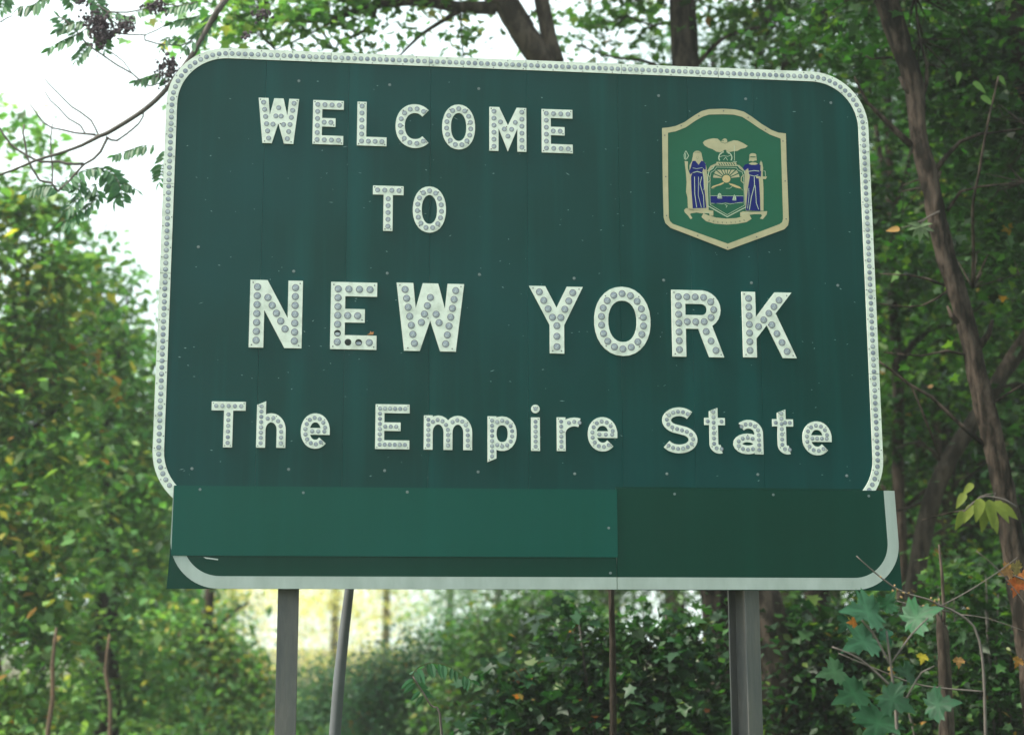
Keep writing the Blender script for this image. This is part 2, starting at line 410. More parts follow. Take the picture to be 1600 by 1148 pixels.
# ------------------------------------------------------------------ the sign
SIGN = empty('welcome_sign', (0, D, 0), 'large green roadside board reading WELCOME TO NEW YORK The Empire State on two steel posts', 'road sign', rz=YAW)
u0 = sp(241, 650)[0]; u1 = sp(1376, 650)[0]; vtop = (sp(341, 75.3)[1]+sp(1010, 103)[1])/2; vsplit = sp(272, 759)[1]
BW = .053                                              # width of the studded border
seams = [sp(409, 374)[0], sp(540, 420)[0], sp(671, 420)[0], sp(824.5, 420)[0], sp(969, 420)[0], sp(1080, 420)[0], sp(1190, 590)[0]]
RC = .30                                               # corner radius
vbot = sp(300, 792)[1]-.03                             # hidden bottom edge of the upper board
def rrect(a, b, c, d, r, n=14):
    o = []
    for (cx, cy_, s) in ((b-r, c+r, -90), (b-r, d-r, 0), (a+r, d-r, 90), (a+r, c+r, 180)):
        for i in range(n+1):
            t = R(s+90*i/n); o.append((cx+r*math.cos(t), cy_+r*math.sin(t)))
    return o
def clip(poly, ax, val, keep_less):
    o = []
    for i in range(len(poly)):
        p, q = poly[i], poly[(i+1) % len(poly)]
        ip = (p[ax] <= val) == keep_less or p[ax] == val; iq = (q[ax] <= val) == keep_less or q[ax] == val
        if ip: o.append(p)
        if ip != iq:
            t = (val-p[ax])/(q[ax]-p[ax]); o.append((p[0]+t*(q[0]-p[0]), p[1]+t*(q[1]-p[1])))
    return o
outer = rrect(u0, u1, vbot, vtop, RC)
edges_ = [u0-.01]+seams+[u1+.01]
for i in range(len(edges_)-1):
    p = clip(clip(outer, 0, edges_[i]+.0004, False), 0, edges_[i+1]-.0004, True)
    plate('panel', [([p], [], random.choice((0, .0002, -.0002)), .022, 0)], M_GREEN, SIGN)
plate('backing_sheet', [([rrect(u0+.02, u1-.02, vbot+.02, vtop-.02, RC-.02)], [], .0225, .0265, 0)], M_POST, SIGN)
# studded border in short strips with fine joints
def ring_pts(r_off, n=14):
    a, b, c, d = u0+r_off, u1-r_off, vbot+r_off, vtop-r_off
    return rrect(a, b, c, d, RC-r_off, n)
ro, ri = ring_pts(-.001), ring_pts(BW)
n_ = 15
def strip(idx_pairs):
    plate('border_strip', [([[ro[i % 60], ro[j % 60], ri[j % 60], ri[i % 60]] for i, j in idx_pairs], [], -.006, -.0007, 0)], M_WHITE, SIGN)
def lin(p, q, t): return (p[0]+(q[0]-p[0])*t, p[1]+(q[1]-p[1])*t)
def straight(i, j, cuts):
    cuts = [0]+cuts+[1]
    for k in range(len(cuts)-1):
        g = .0011/max(.1, math.dist(ro[i], ro[j]))
        a, b = cuts[k]+g, cuts[k+1]-g
        plate('border_strip', [([[lin(ro[i], ro[j], a), lin(ro[i], ro[j], b), lin(ri[i], ri[j], b), lin(ri[i], ri[j], a)]], [], -.006, -.0007, 0)], M_WHITE, SIGN)
# rrect order: corner BR 0..14, TR 15..29, TL 30..44, BL 45..59
strip([(i, i+1) for i in range(0, 14)]); strip([(i, i+1) for i in range(15, 29)]); strip([(i, i+1) for i in range(30, 44)]); strip([(i, i+1) for i in range(45, 59)])
straight(29, 30, [.165, .335, .5, .665, .83]); straight(14, 15, [.25, .5, .76]); straight(44, 45, [.24, .5, .75])
mid = ring_pts(BW*.52)
path = [mid[i] for i in range(60)]; path = path[1:]+[path[0]]
bp = [p for p in along(path, .0325, False) if p[1] > vsplit+.0]
BD = disc_mesh('b', .0110, .0014, 0, 10)
joined('reflector_buttons', [p for p in bp], BD, -.0061, [M_BTN, M_RIM], SIGN, kind='stuff')
def screws(name, pts, y, parent, r=.0032):
    V, Fc, MI = disc_mesh('s', r, r*.5, 0, 6)
    return joined(name, pts, (V, Fc, [0]*len(Fc)), y, [M_SCREW], parent, kind='stuff')
sc_pts = [q for off in (BW*.13, BW*.90) for q in along([ring_pts(off)[i] for i in range(60)][1:], .155) if q[1] > vsplit+.01]
screws('border_screws', sc_pts, -.0061, SIGN, .0028)

# lower boards
lb0 = sp(261.5, 900)[0]; lbm = sp(962.5, 850)[0]; lb1 = sp(1406, 900)[0]
vb = (sp(262, 918.5)[1]+sp(962, 921.9)[1])/2; vs2 = sp(1370, 766.5)[1]
cv0 = sp(270.5, 800)[0]; vcb = sp(400, 868.5)[1]
BRr, BT = .235, .060
eL = [sp(260.5, 918.5), sp(265.5, 866), sp(271.4, 760)]; eR = [sp(1408, 921), sp(1402.2, 844), sp(1396, 767)]
def edge_u(E3, v):
    for p, q in ((E3[0], E3[1]), (E3[1], E3[2])):
        if v <= q[1] or q is E3[2]: return p[0]+(q[0]-p[0])*(v-p[1])/(q[1]-p[1])
ub0, ub1 = eL[1][0], eR[1][0]
lo = rrect(ub0, ub1, vb+.001, vb+1.2, BRr, 16); li = rrect(ub0+BT*.95, ub1-.056, vb+BT, vb+1.2-BT, BRr-BT*.9, 16)
def shear(p):
    v = max(p[1], vb+.16)
    return (p[0]+((edge_u(eR, v)-ub1-.0006) if p[0] > 0 else (edge_u(eL, v)-ub0+.0006)), p[1])
lo = [shear(p) for p in lo]; li = [shear(p) for p in li]
bandq = [[lo[i], lo[i+1], li[i+1], li[i]] for i in range(0, 67)]+[[lo[67], lo[0], li[0], li[67]]]
plate('lower_board', [([[(lbm-.0012, vb), (lbm-.0012, vsplit-.004), (eL[2][0]+.002, vsplit-.004), eL[1], (eL[0][0], vb)]], [], -.014, -.0072, 0)], M_GREEN2, SIGN)
plate('lower_board', [([[(lbm+.0012, vb-.002), (eR[0][0], vb-.002), eR[1], (eR[2][0], vs2), (lbm+.0012, vs2)]], [], -.0145, -.0072, 0)], M_GREEN2, SIGN)
def clipq(q, ax, val, less):
    c = clip(q, ax, val, less); return c if len(c) >= 3 and abs(area(c)) > 1e-7 else None
bl_ = [c for c in (clipq(clipq(q, 0, lbm-.0016, True) or [], 1, vsplit-.008, True) if clipq(q, 0, lbm-.0016, True) else None for q in bandq) if c]
br_ = [c for c in (clipq(clipq(q, 0, lbm+.0016, False) or [], 1, vs2-.0005, True) if clipq(q, 0, lbm+.0016, False) else None for q in bandq) if c]
plate('border_band', [(bl_, [], -.0158, -.0142, 0)], M_BAND, SIGN)
plate('border_band', [(br_, [], -.0163, -.0147, 0)], M_BAND, SIGN)
plate('cover_panel', [([[(cv0, vcb), (sp(964, 850)[0], vcb), (sp(964, 850)[0], vsplit), (cv0+.001, vsplit+.001)]], [], -.0195, -.0165, 0)], M_COVER, SIGN, label='brighter green cover panel over the lower left board')
plate('flashing_strip', [([[(lbm, vs2+.002), (sp(1344, 765)[0], vs2+.002), (sp(1344, 765)[0], vs2+.009), (lbm, vs2+.009)]], [], -.003, -.0008, 0)], M_GREEN2, SIGN)

# bolts and chips
BLT = mesh_from('bolt', *disc_mesh('b', .0068, .004, 0, 10)[:2], None, [M_BOLT], True)
for (x, y) in ((467, 127), (609, 133), (748, 139), (1029, 150), (1165, 155), (1298, 161), (310, 386), (459, 424), (605, 427), (749, 429), (897, 435), (1037, 438), (1174, 442), (1309, 446),
               (300, 732), (451, 733), (601, 735), (747, 737), (898, 740), (1042, 740), (1184, 741), (1323, 743), (636, 769)):
    u, v = sp(x, y); yy = -.0008 if v > vsplit else -.02
    link('bolt', BLT, None, SIGN, (u, yy, v))
for (x, y) in ((313, 765), (474, 770), (950, 825), (1053, 772), (1207, 773), (1356, 775), (953, 895)):
    u, v = sp(x, y); cov = x < 964 and y < 868
    o = link('bolt', BLT, None, SIGN, (u, -.0197 if cov else -.0147, v)); o.scale = (.9, .7, .9)
cp = []
for _ in range(230):
    u, v = U(u0+.1, u1-.1), U(vsplit+.05, vtop-.1)
    a = U(-.6, .6); l, h = U(.0015, .007)*(1+(rnd() < .12)), U(.0008, .0022); c, s = math.cos(a), math.sin(a)
    cp.append([(u-l*c, v-l*s), (u+h*s*.6, v-h), (u+l*c, v+l*s), (u-h*s, v+h)])
plate('paint_chips', [(cp, [], -.0016, -.0009, 0)], mat('bare_primer', (.22, .34, .32), .6), SIGN, kind='stuff')
su, sv = sp(1240, 0)[0], 0
sx = [sp(318, 870), sp(341, 873), sp(341, 875), sp(322, 872.5)]
plate('scratch', [([sx], [], -.0168, -.0163, 0)], mat('scratch_white', (.55, .58, .55), .6), SIGN)

# letters ----------------------------------------------------------
def rect(a, b, c, d): return [(a, b), (c, b), (c, d), (a, d)]
def sc(pl, W, H): return [(x*W, y*H) for x, y in pl]
def mir(pl): return [(1-x, y) for x, y in pl][::-1]
def letter(ch, W, H, t):
    """-> polys, holes, button paths [(pts, closed)]"""
    h = t/2; m = h
    if ch == 'E' or ch == 'F':
        mid_ = H*.50
        return ([rect(0, 0, t, H), rect(h, H-t, W, H), rect(h, mid_-t*.48, W*.74, mid_+t*.48), rect(h, 0, W, t)], [],
                [([(h, h), (h, H-h)], 0), ([(h, H-h), (W-h, H-h)], 0), ([(h, h), (W-h, h)], 0), ([(h, mid_), (W*.74-h, mid_)], 0)])
    if ch == 'L': return ([rect(0, 0, t, H), rect(h, 0, W, t)], [], [([(h, h), (h, H-h)], 0), ([(h, h), (W-h, h)], 0)])
    if ch == 'T':
        c = W*.5
        return ([rect(0, H-t, W, H), rect(c-h, 0, c+h, H-h)], [], [([(h, H-h), (W-h, H-h)], 0), ([(c, h), (c, H-h-t*.95)], 0)])
    if ch == 'N':
        k = t*1.18
        return ([rect(0, 0, t, H), rect(W-t, 0, W, H), [(t*.5, H), (k, H), (W-t*.5, H*.0+(H*.25)), (W-t*.5, 0), (W-k, 0), (t*.5, H*.75)]], [],
                [([(h, h), (h, H-h)], 0), ([(W-h, h), (W-h, H-h)], 0), ([(W*.34, H*.74), (W*.68, H*.28)], 0)])
    if ch == 'M':
        lft = sc([(.13, 1), (.29, 1), (.5, .59), (.5, 0), (.13, .78)], W, H)
        lft = [(t*.5, H), (t*1.08, H), (W/2, H*.59), (W/2, 0), (t*.97, H*.54), (t*.5, H*.54)]
        return ([rect(0, 0, t, H), rect(W-t, 0, W, H), lft, [(W-x, y) for x, y in lft][::-1]], [],
                [([(h, h), (h, H-h)], 0), ([(W-h, h), (W-h, H-h)], 0), ([(W*.3, H*.66), (W/2, H*.34)], 0), ([(W*.7, H*.66), (W/2, H*.34)], 0)])
    if ch == 'W':
        a = [(0, 1), (.245, 1), (.35, 0), (.12, 0)]; b = [(.385, 1), (.5, 1), (.5, .45), (.35, 0), (.115, 0)]
        return ([sc(a, W, H), sc(mir(a), W, H), sc(b, W, H), sc(mir(b), W, H)], [],
                [(sc([(.125, .90), (.27, .11)], W, H), 0), (sc([(.875, .90), (.73, .11)], W, H), 0), (sc([(.5, .79), (.37, .42)], W, H), 0), (sc([(.5, .79), (.63, .42)], W, H), 0)])
    if ch == 'Y':
        a = [(0, 1), (.3, 1), (.507, .68), (.507, .42), (.38, .42)]; b = [(1, 1), (.7, 1), (.507, .68), (.507, .42), (.645, .42)]
        return ([sc(a, W, H), sc(b, W, H), sc(rect(.38, 0, .645, .45), W, H)], [],
                [(sc([(.19, .91), (.51, .41)], W, H), 0), (sc([(.81, .91), (.51, .41)], W, H), 0), (sc([(.51, .41), (.51, .1)], W, H), 0)])
    if ch == 'K':
        return ([rect(0, 0, t, H), sc([(.62, 1), (.94, 1), (.24, .27), (.24, .60)], W, H), sc([(.633, .67), (1, 0), (.74, 0), (.45, .50), (.5, .6)], W, H)], [],
                [([(h, h), (h, H-h)], 0), (sc([(.70, .88), (.30, .47)], W, H), 0), (sc([(.55, .50), (.82, .10)], W, H), 0)])
    if ch == 'R':
        yb = H*.42; c = (H-h+yb+h)/2; ry = (H-h-yb-h)/2; rx = ry*1.0; xr = W*.95-h-rx
        bowl = [(h, H-h), (xr, H-h)]+arc(xr, c, rx, ry, 85, -85, 12)+[(xr, yb+h), (h, yb+h)]
        return ([rect(0, 0, t, H)]+stroke(bowl, t)+[sc([(.50, .44), (.78, .47), (1, 0), (.71, 0)], W, H)], [],
                [([(h, h), (h, H-h)], 0), (bowl, 0), (sc([(.66, .38), (.84, .1)], W, H), 0)])
    if ch == 'O':
        p = arc(W/2, H/2, W/2-h, H/2-h, 90, 450-12, 29, 2.15)
        return (stroke(p, t, True), [], [(p, 1)])
    if ch == 'C':
        p = arc(W*.53, H/2, W*.53-h, H/2-h, 47, 313, 26, 2.15)
        return (stroke(p, t), [], [(p[1:-1], 0)])
    if ch == 'S':
        r1x, r1y = W*.46-h, H*.285-h; r2x, r2y = W*.5-h, H*.30-h
        p = arc(W*.52, H-h-r1y, r1x, r1y, 35, 245, 16)+arc(W*.5, h+r2y, r2x, r2y, 62, -150, 18)
        return (stroke(p, t), [], [(p[1:-1], 0)])
    if ch == 'h' or ch == 'n':
        x = H*.74; rx = (W-t)/2; ry = x*.36
        p = arc(W/2, x-h-ry, rx, ry, 180, 0, 14)+[(W-h, 0)]
        top = H-t*.28 if ch == 'h' else x
        return ([[(0, 0), (t, 0), (t, H), (0, H-t*.45)] if ch == 'h' else rect(0, 0, t, x)]+stroke(p, t), [], [([(h, h), (h, H-h*1.2)], 0), (p[3:-1]+[(W-h, h)], 0)])
    if ch == 'm':
        ww = (W-t)/2; ps = []
        pol = [rect(0, 0, t, H)]
        for k in (0, 1):
            x0 = h+ww*k; ry = H*.36
            p = arc(x0+ww/2, H-h-ry, ww/2, ry, 180, 0, 12)+[(x0+ww, 0)]
            pol += stroke(p, t); ps.append((p[2:-1]+[(x0+ww, h)], 0))
        return (pol, [], [([(h, h), (h, H-h)], 0)]+ps)
    if ch == 'p':      # H counts from the tail
        x = H*.755; c = H-x/2; p = arc(W*.5, c, W/2-h, x/2-h, 90, 450-15, 22, 2.2)
        return ([[(0, 0), (t, t*.42), (t, H), (0, H)]]+stroke(p, t, True), [], [([(h, h*1.3), (h, H-h)], 0), (p, 1)])
    if ch == 'i':
        x = H*.725; return ([rect(0, 0, t, x), arc(h, H-t*.47, t*.49, t*.49, 0, 342, 19)], [], [([(h, h), (h, x-h)], 0), ([(h, H-t*.47), (h, H-t*.46)], 0)])
    if ch == 'r':
        p = arc(W*.78, H*.52, W*.78-h, H*.48-h, 165, 68, 8)
        return ([rect(0, 0, t, H)]+stroke(p, t), [], [([(h, h), (h, H-h)], 0), (p, 0)])
    if ch == 'e':
        c = H/2; rx, ry = W/2-h, H/2-h
        p = arc(W/2, c, rx, ry, 2, 316, 26, 2.1)
        return (stroke(p, t)+[rect(t*.6, c-t*.42, W, c+t*.34)], [], [(p[1:-1], 0), ([(h*1.2, c-t*.04), (W-h*1.2, c-t*.04)], 0)])
    if ch == 't':
        s0 = W*.22; p = [(s0+h, H-t*.1), (s0+h, H*.30)]+arc(s0+h+H*.16, H*.16+h, H*.16, H*.16, 185, 285, 8)
        pts = [(s0+h, H-h), (s0+h, H*.28)]+arc(s0+t*1.15, h+t*.62, t*.65, t*.62, 180, 290, 8)
        return ([[(s0, H*.5), (s0+t, H*.5), (s0+t, H), (s0, H-t*.4)]]+stroke(pts[0:], t)+[rect(0, H*.70-t*.42, W*.92, H*.70+t*.42)], [],
                [(pts, 0), ([(h*.8, H*.70), (W*.92-h*.8, H*.70)], 0)])
    if ch == 'a':
        c = H*.30; top = [(W-h, 0), (W-h, H*.55)]+arc(W*.52, H*.60, W*.48-h, H*.40-h, 8, 135, 10)
        bowl = arc(W*.48, c, W*.48-h, c-h+.0, 90, 450-20, 18)
        return (stroke(top, t)+stroke(bowl, t, True), [], [([(W-h, h)]+top[1:], 0), (bowl, 1)])
LD = .0085
btn_mesh = {}
def place(ch, bl, tr, t, s, rb, small):
    a, b = sp(*bl), sp(*tr)
    W, H = b[0]-a[0], b[1]-a[1]
    polys, holes, bps = letter(ch, W, H, t)
    o = plate('letter', [(polys, holes, -LD, -.0007, 0)], M_WHITE, SIGN, label="white button-studded letter '%s'" % ch)
    o.location = (a[0], 0, a[1])
    # bead the buttons along each stroke, skipping those that would touch
    pts = []
    for path_, cl in bps:
        for q in along(path_, s, bool(cl)):
            if all((q-w_).length > s*.72 for w_ in pts): pts.append(q)
    if small:
        joined('reflector_buttons', pts, disc_mesh('b', rb, rb*.12, 0, 10), -LD-.0001, [M_BTN, M_RIM], o, kind='stuff')
    else:
        if rb not in btn_mesh:
            V, Fc, MI = disc_mesh('b', rb, rb*.12, 0, 16)
            b0 = len(V); bw, bl2 = rb*.10, rb*.62; cs = math.cos(.8)
            V += [(x*cs-z*cs, -rb*.125-.0002, x*cs+z*cs) for x, z in ((-bl2, -bw), (bl2, -bw), (bl2, bw), (-bl2, bw))]; Fc.append([b0, b0+1, b0+2, b0+3]); MI.append(2)
            btn_mesh[rb] = mesh_from('reflector_button', V, Fc, MI, [M_BTN, M_RIM, M_GLINT])
            # pale slanting bar stands in for the glint on each big lens
        for q in pts:
            miss = ch == 'E' and not small and rb > .013 and q.y < H*.32 and (W*.28 < q.x < W*.72 or (q.x < W*.3 and q.y > H*.15)) 
            if miss:
                V, Fc, MI = disc_mesh('b', rb*.95, .0008, 0, 16)  # raised dark disc paints the shade inside a socket without its lens
                if 'hole' not in btn_mesh: btn_mesh['hole'] = mesh_from('dark_socket_disc', V, Fc, None, [M_HOLE])
                hh = link('dark_socket_disc', btn_mesh['hole'], None, o, (q.x, -LD-.0001, q.y))
                if not (W*.28 < q.x < W*.48):
                    cr = arc(0, 0, rb*.85, rb*.85, -170, -10, 10)+arc(0, -rb*.15, rb*.8, rb*.35, 0, 180, 6)
                    plate('broken_lens', [([[(q.x+x, q.y+y) for x, y in cr]], [], -LD-.003, -LD-.0012, 0)], M_BTN, o)
            else:
                bb = link('reflector_button', btn_mesh[rb], None, o, (q.x, -LD-.0001, q.y)); bb.rotation_euler.y = U(-.5, .5)
    # corner screws
    sp_ = []
    for pl in polys:
        for k, c in enumerate(pl):
            if len(pl) == 4 and k in (0, 2): pass
    xs = [q for pl in polys for q in pl]
    for (cx, cy_) in ((0, 0), (W, 0), (0, H), (W, H), (W*.5, H*.5)):
        q = min(xs, key=lambda z: (z[0]-cx)**2+(z[1]-cy_)**2); c = Vector((W/2, H/2)); v = Vector(q)
        g = min(pts, key=lambda z: (z-v).length); w_ = g.lerp(v, .62)
        if (w_-g).length > rb*.9: sp_.append((w_.x, w_.y))
    if sp_: screws('letter_screws', sp_, -LD-.0001, o, .0032 if not small else .0026)
    return o
tW, tN, tE = .0465, .071, .0435
for ch, bl, tr in (('W', (402.3, 224), (467.5, 156)), ('E', (488, 225.8), (537.3, 159)), ('L', (557.5, 228), (604.6, 161.5)), ('C', (617.6, 231.2), (675.5, 165)), ('O', (690.5, 233.6), (742.2, 165.4)), ('M', (764.5, 236.3), (822, 170)), ('E', (846.5, 239), (894, 173)),
                   ('T', (581.8, 360.8), (630.6, 292)), ('O', (644.6, 363.4), (696.8, 293))):
    place(ch, bl, tr, tW if ch not in 'O' else .0445, .0335, .0112, False)
for ch, bl, tr in (('N', (388.5, 543), (473.4, 439.5)), ('E', (515.5, 545.6), (589.4, 442.5)), ('W', (618.5, 548), (725, 444.5)), ('Y', (826.8, 551.8), (910.3, 449)), ('O', (928.8, 555.6), (1015, 449.7)), ('R', (1050.5, 557.2), (1128.4, 455)), ('K', (1161, 558.4), (1240.8, 458))):
    place(ch, bl, tr, tN, .0438, .0160, False)
for ch, bl, tr in (('T', (328.8, 698.6), (384.3, 628)), ('h', (400, 699.2), (447.5, 627.4)), ('e', (469.3, 700.8), (515.7, 646.2)), ('E', (586, 701.4), (640, 632.3)), ('m', (661.9, 702.4), (737.6, 650)), ('p', (761.7, 721.8), (806.9, 651)), ('i', (829.8, 704.3), (845, 632.7)),
                   ('r', (870, 704.6), (905, 652.5)), ('e', (918.5, 705), (963.7, 652)), ('S', (1032, 707.8), (1088, 637)), ('t', (1101.2, 708.4), (1134.3, 637.5)), ('a', (1146, 709.3), (1190.8, 656.3)), ('t', (1207.8, 709.6), (1240.6, 640)), ('e', (1254.2, 711), (1297.6, 658.6))):
    place(ch, bl, tr, tE, .0255, .0092, True)
# a dry leaf caught on the E of NEW
plate('dry_leaf', [([[sp(573, 524), sp(583, 523.5), sp(584, 519), sp(580.5, 520), sp(578.5, 518), sp(577.5, 521.5)]], [], -.016, -.0146, 0)], mat('dry_leaf_tissue', (.40, .16, .05), .7), SIGN)

# emblem -----------------------------------------------------------
def e(x, y): return sp(1010+x/4.4167, 150+y/4.4167)
def E_(*pts): return [e(*p) for p in pts]
SH_O = E_((107,225),(150,221),(200,211),(260,185),(330,137),(380,108),(430,95),(530,92),(610,97),(670,112),(730,150),(790,195),(860,238),(910,257),(960,262),(965,450),(973,650),(981,860),(975,895),(950,922),(560,1065),(165,913),(130,880),(118,840),(112,600))
SH_I = E_((147,257),(200,248),(270,220),(340,172),(390,145),(430,132),(530,130),(600,133),(660,148),(710,180),(780,228),(850,270),(925,298),(930,450),(942,850),(935,873),(915,888),(560,1022),(180,885),(160,865),(153,840),(148,600))
SHD = plate('emblem_plate', [([SH_O], [], -.005, -.0008, 0)], M_EM_GREEN, SIGN, label='shield-shaped emblem plate with cream rim')
plate('rim', [([SH_O], [SH_I], -.0068, -.0051, 0)], M_EM_CREAM, SHD)
screws('rim_screws', E_((530,107),(360,140),(238,210),(700,152),(820,235),(940,315),(125,275),(132,560),(955,590),(137,828),(962,852),(352,965),(758,975),(558,1048)), -.0069, SHD, .0035)
EM = [M_EM_CREAM, M_EM_GREEN, M_EM_BLUE, M_EM_PALE, M_EM_GOLD]
L1, L2, L3 = (-.0056, -.0051), (-.0061, -.00562), (-.0066, -.00612)
def ln(pts, w=5): return stroke([e(*p) for p in pts], w/4.4167*.00335)
def lay(polys, l, m_): return (polys, [], l[0], l[1], m_)
def ell(cx, cy_, rx, ry, n=18, a0=0, a1=360): return [(cx+rx*math.cos(R(a0+(a1-a0)*i/n)), cy_+ry*math.sin(R(a0+(a1-a0)*i/n))) for i in range(n+(a1-a0 < 360))]
plate('eagle', [lay([E_((388,325),(400,312),(425,302),(460,295),(490,298),(505,312),(515,320),(522,305),(535,296),(548,298),(556,308),(556,322),(575,318),(600,309),(630,312),(665,328),(698,348),(680,362),(650,368),(625,382),(600,384),(570,390),(552,384),(540,372),(528,384),(505,392),(480,386),(455,370),(425,360),(400,345))], L1, 0),
                lay([E_(*ell(527, 311, 5, 4, 8))]+ln([(512,322),(540,330),(562,322)], 2.5), L2, 1), lay(ln([(525,388),(515,404)], 4)+ln([(558,388),(566,404)], 4), L1, 0)], EM, SHD)
gl = [e(*p) for p in ell(543, 428, 45, 40, 22, 150, 390)]
plate('globe', [lay(stroke(gl, .0055), L1, 3), lay(ln([(500,425),(530,415),(560,420),(585,410)], 3)+ln([(530,445),(545,425),(560,448)], 3), L1, 3), lay([E_((482,458),(618,462),(622,488),(480,484))], L1, 0),
                lay([E_((492+k*17,464),(499+k*17,464),(510+k*17,482),(503+k*17,482)) for k in range(7)], L2, 1), lay([E_((536,375),(548,375),(552,392),(532,392))], L2, 1)], EM, SHD)
rays = []
sx0, sy0 = 550, 574
for k in range(9):
    a0 = 184+k*19.2+1; a1 = a0+14
    if k in (0, 8): pass
    def rr_(a):
        c, s = math.cos(R(a)), math.sin(R(a)); return min(96/max(abs(c), .01), 62/max(abs(s), .01), 92)
    rays.append(E_((sx0+34*math.cos(R(a0+3)), sy0+34*math.sin(R(a0+3))), (sx0+rr_(a0)*math.cos(R(a0)), sy0+rr_(a0)*math.sin(R(a0))), (sx0+rr_(a1)*math.cos(R(a1)), sy0+rr_(a1)*math.sin(R(a1))), (sx0+34*math.cos(R(a1-3)), sy0+34*math.sin(R(a1-3)))))
inb = [(482,494),(618,497),(632,516),(660,528),(668,560),(672,640),(674,757),(555,822),(438,752),(436,640),(438,560),(444,530),(468,515)]
outb = [(472,478),(630,483),(645,503),(672,517),(684,560),(688,640),(690,766),(556,836),(423,761),(421,640),(422,560),(430,520),(456,503)]
plate('escutcheon', [lay(ln(inb+[inb[0], inb[1]], 3), L1, 3), lay(ln(outb+[outb[0], outb[1]], 6), L1, 3),
    lay(rays, L1, 0), lay([E_(*ell(sx0, sy0, 28, 27, 20))], L1, 4),
    lay([E_((444,640),(455,625),(500,610),(528,598),(536,604),(510,618),(490,622),(465,632)), E_((566,604),(600,612),(640,628),(655,642),(640,640),(620,636),(600,628),(575,615))], L1, 4),
    lay([E_((450,645),(470,634),(465,640)), E_((655,640),(662,652),(668,660),(658,650))], L1, 0),
    lay([E_((441,692),(668,694),(669,738),(640,735),(610,744),(580,742),(550,736),(520,739),(480,745),(442,740))], L1, 2),
    lay(ln([(441,691),(668,693)], 3)+ln([(442,744),(480,742),(520,746),(545,742),(575,748),(610,742),(668,736)], 3)+ln([(540,752),(556,760),(548,772)], 3)+ln([(548,640),(575,640),(590,628)], 2.5), L1, 3),
    lay([E_((486,705),(524,706),(518,710),(490,710)), E_((488,703),(492,680),(504,672),(514,680),(518,703)), E_((590,718),(620,720),(616,724),(594,723)), E_((592,716),(602,686),(606,684),(616,700),(618,717))], L2, 3),
    lay(ln([(505,676),(506,703)], 2)+ln([(496,688),(516,690)], 2)+ln([(605,690),(605,716)], 2), L3, 1),
    lay([E_((418,520),(440,485),(480,468),(486,478),(450,498),(432,528)), E_((622,478),(640,480),(668,508),(662,520),(640,500))], L1, 0),
    lay(ln([(605,345),(606,448)], 3.5)+ln([(594,455),(622,457)], 4), L2, 3), lay(ln([(418,545),(436,560),(438,585),(424,600)], 5)+ln([(672,545),(654,562),(652,588),(668,604)], 5), L1, 0)], EM, SHD)
plate('robed_figure', [lay([E_((262,452),(285,455),(284,500),(296,545),(296,480),(312,452),(325,445),(385,448),(405,465),(414,500),(418,560),(424,640),(428,790),(318,795),(285,790),(282,700),(272,665),(276,600),(272,540)), E_(*ell(350, 405, 30, 24, 14)), E_((322,400),(378,400),(390,455),(312,452))], L1, 0),
    lay([E_((316,452),(335,450),(358,478),(378,450),(396,455),(408,475),(408,510),(398,512),(392,500),(384,528),(392,560),(398,640),(412,775),(318,778),(308,640),(306,560),(318,530),(300,545),(295,520),(306,490))], L2, 2),
    lay(ln([(320,532),(350,524),(382,534)], 4.5)+ln([(318,500),(345,505),(385,498)], 3)+ln([(330,560),(332,680),(345,772)], 4)+ln([(358,560),(356,690),(378,772)], 3)+ln([(380,560),(368,610),(392,690),(396,772)], 4)+ln([(392,530),(398,640),(394,650)], 4), L3, 3),
    lay([E_(*ell(350, 428, 14, 21, 14))], L2, 0), lay(ln([(330,392),(370,392)], 3)+ln([(343,424),(343,429)], 2.5)+ln([(356,424),(356,429)], 2.5)+ln([(345,438),(355,438)], 2), L3, 1),
    lay(ln([(270,382),(258,410),(262,440)], 4)+ln([(272,382),(290,415),(275,440)], 4)+ln([(268,400),(270,445)], 4), L1, 3)], EM, SHD)
plate('robed_figure', [lay([E_((676,540),(684,500),(708,468),(722,462),(752,462),(780,478),(782,458),(796,458),(804,500),(800,530),(806,640),(806,795),(684,795),(674,640)), E_(*ell(733, 412, 24, 14, 14)), E_((712,405),(754,405),(760,448),(706,452))], L1, 0),
    lay([E_((664,500),(676,478),(700,470),(722,478),(750,478),(774,470),(786,482),(784,520),(770,548),(776,600),(782,700),(784,795),(684,792),(690,720),(698,640),(712,560),(705,535),(700,500),(676,520)), E_((750,520),(790,520),(788,560),(752,558))], L2, 2),
    lay(ln([(702,524),(740,518),(776,522)], 4.5)+ln([(706,548),(742,556),(770,548)], 4)+ln([(742,560),(744,620),(722,700),(708,788)], 4.5)+ln([(748,620),(754,700),(756,740),(772,785)], 4)+ln([(704,640),(706,690),(696,780)], 3), L3, 3),
    lay([E_(*ell(733, 434, 13, 22, 14)), E_((752,556),(782,557),(776,572),(758,571)), E_((788,558),(830,559),(822,577),(798,575))], L3, 0), lay([E_((714,420),(752,421),(752,428),(714,427))], (-.007, -.00665), 1),
    lay(ln([(789,448),(790,520)], 3)+ln([(806,520),(818,522),(820,555)], 3)+ln([(770,540),(768,556)], 3), L1, 3)], EM, SHD)
